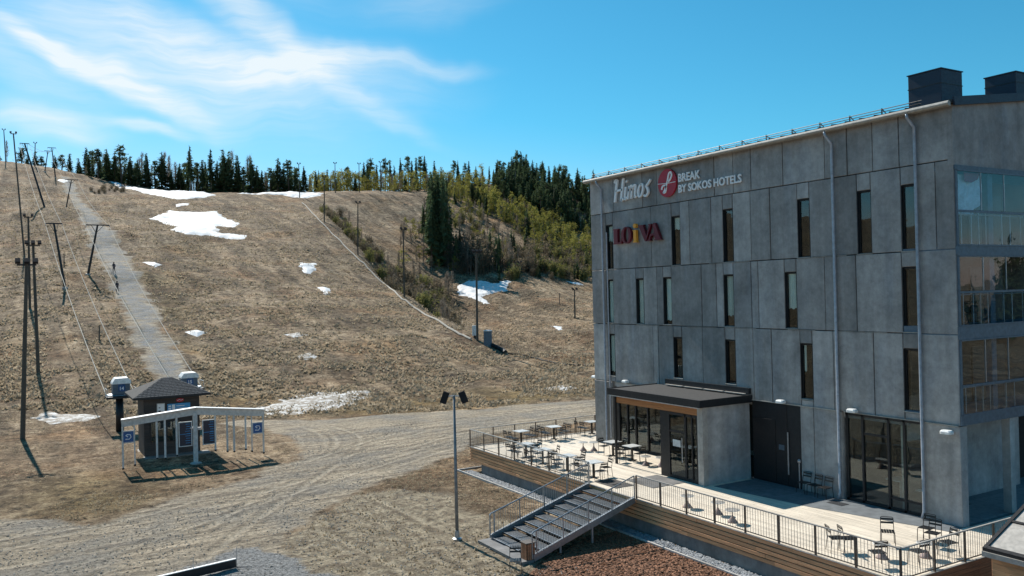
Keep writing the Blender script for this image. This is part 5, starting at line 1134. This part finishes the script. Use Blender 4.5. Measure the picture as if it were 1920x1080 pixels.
# steel barrier at the bottom of the picture
p_ = Vector(at_z(317, 1076, .36)); q_ = Vector(at_z(442, 1047, .36)); p_.z = q_.z = 0; br = thing('steel_barrier', 'low dark steel barrier plate with sunlight painted along its top edge on the gravel', 'barrier', (4.4, 32.2, 0))
dr_ = (q_ - p_).normalized(); pn = p_ - dr_ * .5
m = MB(); m.beam(pn + Vector((0, 0, .19)), q_ + Vector((0, 0, .19)), .05, .30); m.build('plate', 'dark_metal', br); m = MB(); m.beam(pn + Vector((0, 0, .355)), q_ + Vector((0, 0, .355)), .12, .025); m.build('sunlit_top_edge', 'white_paint', br)  # sunlit top and shaded face put into the colours, white over dark
for f_ in (.45, 1.0):
    c_ = pn.lerp(q_, f_) + Vector((.03, .08, 0)); m = MB(); m.tube(c_ + Vector((0, 0, -.1)), c_ + Vector((.03, 0, .75)), .012, None, 6); m.build('rod', 'galvanised', br)
    m = MB(); m.beam(c_ + Vector((0, 0, .02)), c_ + dr_ * .5 - Vector((0, .35, -.0)), .05, .05); m.build('foot', 'dark_metal', br)
# canopy roof in the bottom right corner
cn = thing('small_canopy', 'pitched canopy with dark frame and pale panels in the bottom right corner', 'canopy', (24, 12.5, 0))
def cz(x): return 2.30 + .42 * (x - 22.98)
def cslab(x0, x1, y0, y1, lo, hi, name, mat):
    m = MB(); m.add([(x, y, cz(x) + h) for h in (lo, hi) for x, y in ((x0, y0), (x1, y0), (x1, y1), (x0, y1))], [(0, 3, 2, 1), (4, 5, 6, 7), (0, 1, 5, 4), (1, 2, 6, 5), (2, 3, 7, 6), (3, 0, 4, 7)]); return m.build(name, mat, cn)
for i, (x0, x1) in enumerate(((23.1, 24.25), (24.33, 25.5), (25.58, 26.8))):
    for y0, y1 in ((10.6, 11.9), (11.98, 13.52)): cslab(x0, x1, y0, y1, 0, .04, 'roof_panel', 'rail_cap')
for y0, y1 in ((10.5, 10.6), (11.9, 11.98), (13.52, 13.62)): cslab(22.98, 26.9, y0, y1, -.05, .08, 'frame_bar', 'black_frame')
for x0, x1 in ((22.98, 23.1), (24.25, 24.33), (25.5, 25.58), (26.8, 26.9)):
    for y0, y1 in ((10.6, 11.9), (11.98, 13.52)): cslab(x0, x1, y0, y1, -.045, .075, 'frame_bar', 'black_frame')
m = MB(); m.box(22.93, 22.975, 10.5, 13.62, 2.14, 2.28); m.build('eaves_gutter', 'rail_cap', cn)
for i in range(13):
    m = MB(); m.bbox(23.2, 23.24, 10.6, 13.5, -.1 + i * .17, .065 + i * .17, .006); m.build('wall_board', 'brown_wood', cn)
m = MB(); m.box(23.25, 26.7, 10.7, 13.4, -.2, 2.2); m.build('wall_core', 'dark_wood', cn)

# ---------------------------------------------------------------- walkers on the track
def walker(px, py, turn, label, coat, stride):
    b = Vector(hit(px, py)); gz = ground_z(b.x, b.y)
    t = thing('person', label, 'person', (b.x, b.y, gz + .02), turn, None, static=False)
    J = {'pelvis': (0, 0, .95), 'chest': (0, .03, 1.32), 'neck': (0, .05, 1.50), 'head': (0, .08, 1.62), 'crown': (0, .07, 1.76),
         'hipL': (-.10, 0, .90), 'kneeL': (-.11, .16 * stride, .50), 'ankL': (-.11, .10 * stride, .09), 'toeL': (-.12, .10 * stride + .17, .04),
         'hipR': (.10, 0, .90), 'kneeR': (.11, .02, .49), 'ankR': (.11, -.26 * stride, .12), 'toeR': (.12, -.12 * stride, .04),
         'shL': (-.19, .03, 1.42), 'elL': (-.27, -.08, 1.16), 'haL': (-.25, .08, .95), 'fiL': (-.245, .14, .88), 'shR': (.19, .03, 1.42), 'elR': (.27, .02, 1.15), 'haR': (.25, .2, .98), 'fiR': (.245, .26, .92)}
    E = [('pelvis', 'chest'), ('chest', 'neck'), ('neck', 'head'), ('head', 'crown'), ('pelvis', 'hipL'), ('hipL', 'kneeL'), ('kneeL', 'ankL'), ('ankL', 'toeL'), ('pelvis', 'hipR'), ('hipR', 'kneeR'), ('kneeR', 'ankR'), ('ankR', 'toeR'), ('chest', 'shL'), ('shL', 'elL'), ('elL', 'haL'), ('haL', 'fiL'), ('chest', 'shR'), ('shR', 'elR'), ('elR', 'haR'), ('haR', 'fiR')]
    rad = dict(pelvis=.15, chest=.165, neck=.06, head=.10, crown=.075, hip=.10, knee=.07, ank=.05, toe=.045, sh=.075, el=.052, ha=.04, fi=.03)
    ks = list(J); me = bpy.data.meshes.new('body'); me.from_pydata([J[k] for k in ks], [(ks.index(a), ks.index(c)) for a, c in E], [])
    o = bpy.data.objects.new('body', me); C.objects.link(o); mo = o.modifiers.new('skin', 'SKIN'); sv = me.skin_vertices[0].data
    for i, k in enumerate(ks):
        r_ = rad.get(k, rad.get(k[:-1], .06)); sv[i].radius = (r_, r_ * (.8 if k in ('chest', 'pelvis') else 1)); sv[i].use_root = (k == 'pelvis')
    o.modifiers.new('sub', 'SUBSURF').levels = 1
    dg = bpy.context.evaluated_depsgraph_get(); m2 = bpy.data.meshes.new_from_object(o.evaluated_get(dg)); bpy.data.objects.remove(o)
    m2.materials.clear()
    for q in (coat, 'trousers', 'skin'): m2.materials.append(M[q])
    for p in m2.polygons:
        z = p.center.z; hand = abs(p.center.x) > .2 and z < 1.0; p.material_index = 2 if (z > 1.5 or hand) else (0 if z > .88 else 1); p.use_smooth = True
    link('body', m2, t)
    m = MB(); m.lathe((0, .06, 1.66), [(.105, -.02), (.115, .05), (.095, .11), (.03, .145)], 12); m.build('hair', 'hair', t, True)
    m = MB(); m.bbox(-.015, .015, .17, .205, 1.60, 1.64, .006); m.build('nose', 'skin', t)
walker(214, 513, R(20), 'upper of two walkers in dark clothes on the gravel track', 'shirt_dark', .8)
walker(220, 548, R(15), 'lower of two walkers in grey clothes on the gravel track', 'jacket_grey', 1.0)

# ---------------------------------------------------------------- trees
def tri_mesh(T, name, mat):
    T = np.array(T, float); n = len(T); me = bpy.data.meshes.new(name); me.vertices.add(n * 3); me.vertices.foreach_set('co', T.astype(np.float32).ravel())
    me.loops.add(n * 3); me.loops.foreach_set('vertex_index', np.arange(n * 3, dtype=np.int32)); me.polygons.add(n); me.polygons.foreach_set('loop_start', np.arange(0, n * 3, 3, dtype=np.int32)); me.update(); me.materials.append(M[mat]); return me
def leafs(rs, c, r, n, s, flat=1.0):
    out = []
    for _ in range(n):
        d = rs.randn(3); d /= np.linalg.norm(d) + 1e-6; p = np.array(c) + d * r * rs.rand() ** .4 * np.array([1, 1, flat]); a = rs.randn(3) * s; b = rs.randn(3) * s; out.append((p, p + a, p + b))
    return out
def spruce(seed, wide=.17, bare=.06, n=30):
    rs = np.random.RandomState(seed); T = []
    for i in range(n):
        f = i / (n - 1); z = bare + (1 - bare) * f ** .93; r0 = wide * (1 - f) ** .78 + .012; k = 8 if f < .8 else 5
        for j in range(k):
            if rs.rand() < .13: continue
            a = rs.rand() * 6.283; r = r0 * rs.uniform(.55, 1.18); ca, sa = math.cos(a), math.sin(a); zz = z + rs.uniform(-.015, .015)
            p0 = np.array((0, 0, zz)); p1 = np.array((ca * r, sa * r, zz - r * rs.uniform(.18, .5))); mid = (p0 + p1) / 2 + np.array((0, 0, .012)); sd = np.array((-sa, ca, 0)) * r * rs.uniform(.18, .32); dn = np.array((0, 0, -r * rs.uniform(.1, .25)))
            T += [(p0, mid + sd + dn * .4, p1), (p0, p1, mid - sd + dn * .4), (mid, mid + sd * .5 + dn, p1), (mid * .6, mid * 1.05 + dn, mid - sd * .6)]
            q = p0 + (p1 - p0) * rs.uniform(.5, 1.0); T.append((q, q + rs.randn(3) * .022, q + rs.randn(3) * .022 + dn * .5))
    return T
def trunk_mesh(seed, r, top, mat, lean=.02, br=0):
    rs = np.random.RandomState(seed); m = MB(); m.path([(0, 0, -.06), (rs.randn() * lean, rs.randn() * lean, top * .4), (rs.randn() * lean, rs.randn() * lean, top * .7), (rs.randn() * lean * .5, 0, top)], [r * 1.15, r, r * .75, r * .2], 7)
    for i in range(br):
        z = top * rs.uniform(.35, .95); a = rs.rand() * 6.283; l = rs.uniform(.06, .16) * (1.2 - z); m.path([(0, 0, z), (math.cos(a) * l, math.sin(a) * l, z + l * .7), (math.cos(a) * l * 1.5, math.sin(a) * l * 1.5, z + l * 1.5)], [r * .35, r * .25, r * .08], 4, False)
    return m.mesh('trunk', mat)
KIND = {}
KIND['spruce'] = [(trunk_mesh(i, .013, .95, 'bark'), tri_mesh(spruce(i, w), 'crown', 'spruce')) for i, w in enumerate((.17, .20, .15, .22, .18, .13))]
KIND['tall'] = [(trunk_mesh(20 + i, .012, .95, 'pale_bark'), tri_mesh(spruce(20 + i, .12, .34, 24), 'crown', 'spruce')) for i in range(4)]
def pine(seed):
    rs = np.random.RandomState(seed); T = []
    for i in range(15):
        f = rs.rand(); z = .48 + .48 * f; r = .16 * (1.05 - f * .75); a = rs.rand() * 6.283; c = (math.cos(a) * r * rs.rand(), math.sin(a) * r * rs.rand(), z); T += leafs(rs, c, .065 * (1.2 - f * .5), 34, .022, .55)
    T += leafs(rs, (0, 0, .95), .05, 30, .02); return T
KIND['pine'] = [(trunk_mesh(40 + i, .014, .95, 'bark', .02, 9), tri_mesh(pine(40 + i), 'crown', 'pine')) for i in range(4)]
def birch(seed):
    rs = np.random.RandomState(seed); T = []
    for i in range(110):
        z = rs.uniform(.22, .94); a = rs.rand() * 6.283; l = rs.uniform(.08, .2) * (1.15 - z); p = np.array((0, 0, z)); e = p + np.array((math.cos(a) * l, math.sin(a) * l, l * rs.uniform(.8, 1.8))); w = np.array((-math.sin(a), math.cos(a), 0)) * .005; T += [(p - w, p + w, e)]
        for _ in range(4):
            s = p + (e - p) * rs.uniform(.4, 1); d = s + rs.randn(3) * .03 + np.array((0, 0, .03)); T.append((s, s + w * 1.6, d))
    return T
KIND['bare'] = [(trunk_mesh(60 + i, .010, .96, 'pale_bark', .03), tri_mesh(birch(60 + i), 'crown', 'twig')) for i in range(3)]
def young(seed):
    rs = np.random.RandomState(seed); T = []
    for i in range(26):
        z = rs.uniform(.14, .98); r = .19 * math.sin(math.pi * min(1, (z * .86 + .14))) ** .8 + .02; a = rs.rand() * 6.283; q = r * rs.rand(); T += leafs(rs, (math.cos(a) * q, math.sin(a) * q, z), .075, 16, .026, 1.2)
    return T
KIND['young'] = [(trunk_mesh(80 + i, .010, .9, 'pale_bark', .02, 5), tri_mesh(young(80 + i), 'crown', 'young_leaf')) for i in range(4)]
def brushy(seed, leafy):
    rs = np.random.RandomState(seed); T = []
    for i in range(70):
        a = rs.rand() * 6.283; b = np.array((rs.randn() * .12, rs.randn() * .12, -.05)); e = b + np.array((math.cos(a) * .28 * rs.rand(), math.sin(a) * .28 * rs.rand(), rs.uniform(.5, 1.0))); w = np.array((-math.sin(a), math.cos(a), 0)) * .009; T.append((b - w, b + w, e))
        for _ in range(3 + leafy): s = b + (e - b) * rs.uniform(.35, 1); T.append((s, s + rs.randn(3) * .045, s + rs.randn(3) * .045 + (0, 0, .03)))
    return T
KIND['brush'] = [(trunk_mesh(100 + i, .014, .8, 'bark', .04, 6), tri_mesh(brushy(100 + i, 1), 'crown', 'brush')) for i in range(3)]
KIND['brush_green'] = [(trunk_mesh(110 + i, .014, .8, 'bark', .04, 6), tri_mesh(brushy(110 + i, 4), 'crown', 'brush_green')) for i in range(3)]
NAMES = {'spruce': 'spruce_tree', 'tall': 'spruce_tree', 'pine': 'pine_tree', 'bare': 'birch_tree', 'young': 'young_birch', 'brush': 'shrub', 'brush_green': 'shrub'}
CATS = {'spruce': 'tree', 'tall': 'tree', 'pine': 'tree', 'bare': 'tree', 'young': 'tree', 'brush': 'shrub', 'brush_green': 'shrub'}
rt = random.Random(3); ntree = [0]; nspr = [0]; WOOD = []
def tree(kind, x, y, h, label, group, wf=1.0):
    tm, cm = rt.choice(KIND[kind])
    if NAMES[kind] == 'spruce_tree':
        nspr[0] += 1
        if nspr[0] > 292: WOOD.append((tm, cm, x, y, h, wf, rt.random() * 6.28)); return
    t = thing(NAMES[kind], label, CATS[kind], (x, y, ground_z(x, y) - .1), rt.random() * 6.28, group, static=False)
    t.scale = (h * wf, h * wf, h); link('trunk', tm, t); link('crown', cm, t); ntree[0] += 1
def ptree(kind, px, py, top, label, group, d=None, wf=1.0):
    """a tree standing on the terrain where the photograph shows its foot (or at a depth behind the crest)"""
    if d is None:
        b = hit(px, py)
        if b is None: return
    else: b = at_depth(px, py, d)
    dep = b[0] * AX[0, 2] + b[1] * AX[1, 2]; gz = ground_z(b[0], b[1]); zt_ = at_depth(px, top, dep)[2]
    if zt_ - gz < 1.0: return
    tree(kind, b[0], b[1], zt_ - gz + .1, label, group, wf)
SKY = 'trees along the top of the main slope'
SL = [(0, 292, 'spruce'), (40, 276, 'pine'), (52, 290, 'spruce'), (66, 284, 'spruce'), (78, 292, 'pine'), (103, 291, 'spruce'), (116, 289, 'pine'), (131, 288, 'spruce'), (148, 297, 'spruce'), (167, 290, 'spruce'), (184, 278, 'pine'), (201, 280, 'spruce'), (216, 286, 'spruce'), (228, 271, 'pine'), (245, 293, 'spruce'), (258, 300, 'spruce'), (275, 288, 'spruce'), (292, 300, 'pine'), (305, 286, 'spruce'), (322, 318, 'spruce'), (338, 307, 'spruce'), (357, 275, 'tall'), (370, 303, 'pine'), (380, 300, 'spruce'), (396, 281, 'tall'), (408, 302, 'spruce'), (420, 281, 'spruce'), (431, 284, 'spruce'), (446, 292, 'spruce'), (457, 312, 'pine'), (472, 296, 'spruce'), (483, 318, 'spruce'), (492, 320, 'spruce'), (507, 314, 'pine'), (523, 297, 'spruce'), (533, 308, 'spruce'), (542, 299, 'pine'), (555, 316, 'spruce'), (571, 313, 'spruce')]
WORD = {'spruce': 'dark pointed spruce', 'pine': 'open crowned pine', 'tall': 'slim tall spruce with bare lower trunk', 'bare': 'leafless birch', 'young': 'yellow green young birch'}
for px, tp, k in SL:
    base = np.interp(px, [0, 60, 130, 200, 250, 340, 450, 600], [304, 308, 322, 345, 352, 362, 366, 366])
    ptree(k, px, base + 3, tp, {'tall': WORD['tall'] + (' on the skyline above the large snow patch' if px < 375 else ' on the skyline right of the taller lone one')}.get(k, WORD[k] + ' in the row at the top of the main slope'), SKY if k != 'tall' else None, 312 if px > 150 else 345, 1.5 if k != 'tall' else 1.0)
for px in np.arange(155, 578, 4.0):
    base = np.interp(px, [0, 130, 200, 250, 340, 450, 600], [304, 322, 345, 352, 362, 366, 366]); tp = base - rt.uniform(18, 60) + (6 if px > 450 else 0)
    k = rt.choice(['spruce', 'spruce', 'spruce', 'pine', 'bare']); ptree(k, px + rt.uniform(-4, 4), base + 3, tp, {'bare': 'leafless birch among the spruces at the top of the main slope'}.get(k, WORD[k] + ' in the row at the top of the main slope'), SKY, rt.uniform(315, 340), 1.5)
for px, tp in ((268, 284), (310, 283), (318, 290), (436, 279), (466, 292), (471, 300), (14, 262), (470, 290)): ptree('bare', px, 360, tp, 'leafless birch among the spruces at the top of the main slope', SKY, 318)
PL = 'small trees on the plateau behind the crest'
for px, tp, k in [(598, 320, 'spruce'), (614, 318, 'spruce'), (635, 325, 'spruce'), (651, 311, 'pine'), (683, 305, 'spruce'), (690, 300, 'spruce'), (696, 296, 'pine'), (707, 309, 'spruce'), (722, 296, 'pine'), (732, 300, 'spruce'), (740, 312, 'spruce'), (752, 298, 'spruce'), (765, 291, 'pine'), (773, 302, 'spruce'), (781, 296, 'spruce'), (789, 292, 'pine'), (797, 293, 'spruce'), (815, 302, 'spruce'), (852, 300, 'pine'), (859, 302, 'spruce'), (873, 305, 'pine'), (880, 303, 'spruce'), (893, 312, 'spruce'), (905, 314, 'spruce'), (918, 312, 'spruce')]:
    ptree(k, px, 352, tp, WORD[k] + ' standing out above the plateau', PL, rt.uniform(345, 372))
for px in np.arange(580, 910, 3.2):
    ptree(rt.choice(['young', 'young', 'young', 'spruce', 'bare']), px + rt.uniform(-3, 3), 350, rt.uniform(318, 336), 'low mixed young tree in the belt behind the crest', 'young trees behind the crest', rt.uniform(322, 350), 1.4)
# right hill: dark conifers above, yellow green belt across, thinner brush below
FG = 'conifers of the dark stand on the right hill'; YG = 'young birches of the pale belt on the right hill'
n = 0; tries = 0
while n < 235 and tries < 900:
    tries += 1; px = rt.uniform(815, 1118); c = np.interp(px, [815, 880, 960, 1110], [352, 368, 420, 478]); py = c + rt.gauss(0, 17)
    if px < 900 and py > 385: continue
    if 890 < px < 985 and py > c + 14: continue
    ptree(rt.choice(['young', 'young', 'young', 'young', 'spruce']), px, py, py - rt.uniform(22, 42), 'yellow green young tree in the pale belt on the right hill', YG, None, 1.25); n += 1
n = 0
while n < 190:
    px = rt.uniform(930, 1118); c = np.interp(px, [930, 1110], [430, 490]); py = rt.uniform(c, 526)
    if px < 1000 and py < 470: continue
    k = rt.choice(['brush', 'brush_green', 'bare', 'young', 'spruce', 'brush']); ptree(k, px, py, py - rt.uniform(14, 34), 'scrubby young growth on the lower right hillside', 'scrub on the lower right hillside'); n += 1
for i in range(180):
    px = rt.uniform(745, 1000); py = rt.uniform(395, 515)
    if px < 790 and py < 440: continue
    if abs(px - np.interp(py, [350, 480], [885, 985])) < 12: continue
    k = rt.choice(['bare', 'bare', 'bare', 'young']); ptree(k, px, py, py - rt.uniform(16, 36), 'leafless young birch in the grey thicket of the gully', 'leafless birches in the gully thicket', None, 1.7)
for i in range(60):
    px = rt.uniform(838, 945); py = rt.uniform(362, 480)
    if abs(px - np.interp(py, [350, 480], [885, 985])) < 18 and rt.random() < .85: continue
    k = rt.choice(['young', 'bare', 'brush', 'bare', 'brush_green', 'spruce']); ptree(k, px, py, py - rt.uniform(12, 30), 'scattered small tree beside the bare clearing on the hill', 'small trees beside the bare clearing')
for i in range(70):
    y = rt.uniform(120, 190); x = float(np.interp(y, [99, 137, 184], [53.6, 60.0, 68.0])) + rt.uniform(3, 26)
    if 850 < 960 + FOC * (x * AX[0, 0] + y * AX[1, 0]) / (x * AX[0, 2] + y * AX[1, 2]): continue
    tree('bare', x, y, rt.uniform(3.2, 6.0), 'leafless young birch in the grey thicket of the gully', 'leafless birches in the gully thicket', 1.7)
# tall dark group in the gully
for i in range(20):
    px = rt.gauss(818, 15); py = rt.uniform(452, 500); tp = rt.uniform(322, 372) if abs(px - 818) < 22 else rt.uniform(370, 410)
    ptree(rt.choice(['tall', 'tall', 'spruce']), px, py, tp, 'tall dark spruce in the tight group above the gully', 'tall spruces above the gully', None, .9)
for i in range(46):
    px = rt.uniform(842, 968); py = rt.uniform(478, 514); ptree(rt.choice(['spruce', 'brush', 'tall', 'bare', 'brush', 'bare']), px, py, py - rt.uniform(28, 66), 'dark tree crowded behind the snow patch on the right slope', 'dark trees behind the right snow patch')
n = 0
while n < 215:
    y = 97 + 150 * rt.random() ** 1.35; s_ = rt.uniform(.8, 24 if y < 190 else 9) * rt.random() ** .4; x = float(np.interp(y, [80, 99, 137, 184, 216, 280], [49.5, 53.6, 60.0, 68.0, 71.5, 82.5])) + s_ + .8
    if (y < 128 and s_ > 5) or 852 < 960 + FOC * (x * AX[0, 0] + y * AX[1, 0]) / (x * AX[0, 2] + y * AX[1, 2]): continue
    k = rt.choice(['brush', 'brush', 'brush', 'brush_green', 'bare']); h = rt.uniform(2.4, 5.2) * (1.25 if k == 'bare' else 1) * (.75 if y > 190 else 1) * (.7 if y < 112 else 1); tree(k, x, y, h, 'leafless brush growing in the gully behind the ridge', 'brush in the gully behind the ridge', 1.1); n += 1
for i in range(16):
    px = rt.uniform(168, 232); py = rt.uniform(352, 362); b = hit(px, py)
    if b is not None: tree('brush', b[0], b[1], rt.uniform(1, 2.2), 'dark low scrub below the trees at the top of the lift', 'scrub at the top of the lift', 1.3)
n = 0; tries = 0
while n < 230 and tries < 900:
    tries += 1; px = rt.uniform(925, 1118); lo = np.interp(px, [925, 975, 1118], [352, 346, 366]); belt = np.interp(px, [850, 960, 1110], [352, 395, 452]); py = rt.uniform(lo, belt)
    h = rt.uniform(30, 58) + (10 if 965 < px < 1060 else 0); ptree(rt.choice(['spruce', 'spruce', 'pine', 'tall']), px, py, py - h, 'dark conifer in the dense stand on the right hill', FG, None, 1.12); n += 1
# a strip of conifers behind the photographer, seen only as a reflection in the balcony glass
BACK = []
for i in range(34):
    tm, cm = rt.choice(KIND['spruce']); BACK.append((tm, cm, 70 + i * 4.6 + rt.uniform(-3, 3), rt.uniform(-75, -45), rt.uniform(11, 19), 1.3, rt.random() * 6.28))
# conifers beyond the three hundred largest: the rest of the stand as one wood
for WOOD, wname, wlabel in ((WOOD, 'conifer_wood', 'far conifers filling the dark stand on the right hill'), (BACK, 'reflected_wood', 'dark conifers mirrored in the hotel balcony glass')):
    if not WOOD: continue
    for part_, mt, idx in (('wood_crowns', 'spruce', 1), ('wood_trunks', 'bark', 0)):
        VV = []; FF = []; base = 0
        for w_ in WOOD:
            me = w_[idx]; n_ = len(me.vertices); co = np.empty(n_ * 3, np.float32); me.vertices.foreach_get('co', co); co = co.reshape(-1, 3)
            x, y, h, wf, a = w_[2:]; ca, sa = math.cos(a), math.sin(a); X = (co[:, 0] * ca - co[:, 1] * sa) * h * wf + x; Y = (co[:, 0] * sa + co[:, 1] * ca) * h * wf + y; Z = co[:, 2] * h + ground_z(x, y) - .1
            VV.append(np.stack([X, Y, Z], 1)); FF += [tuple(v + base for v in p.vertices) for p in me.polygons]; base += n_
        me = bpy.data.meshes.new(part_); me.from_pydata(np.concatenate(VV).tolist(), [], FF); me.materials.append(M[mt])
        if idx == 1: root_ = tag(link(wname, me), wlabel, 'forest', kind='stuff')
        else: tag(link('trunks', me, root_), kind='stuff')
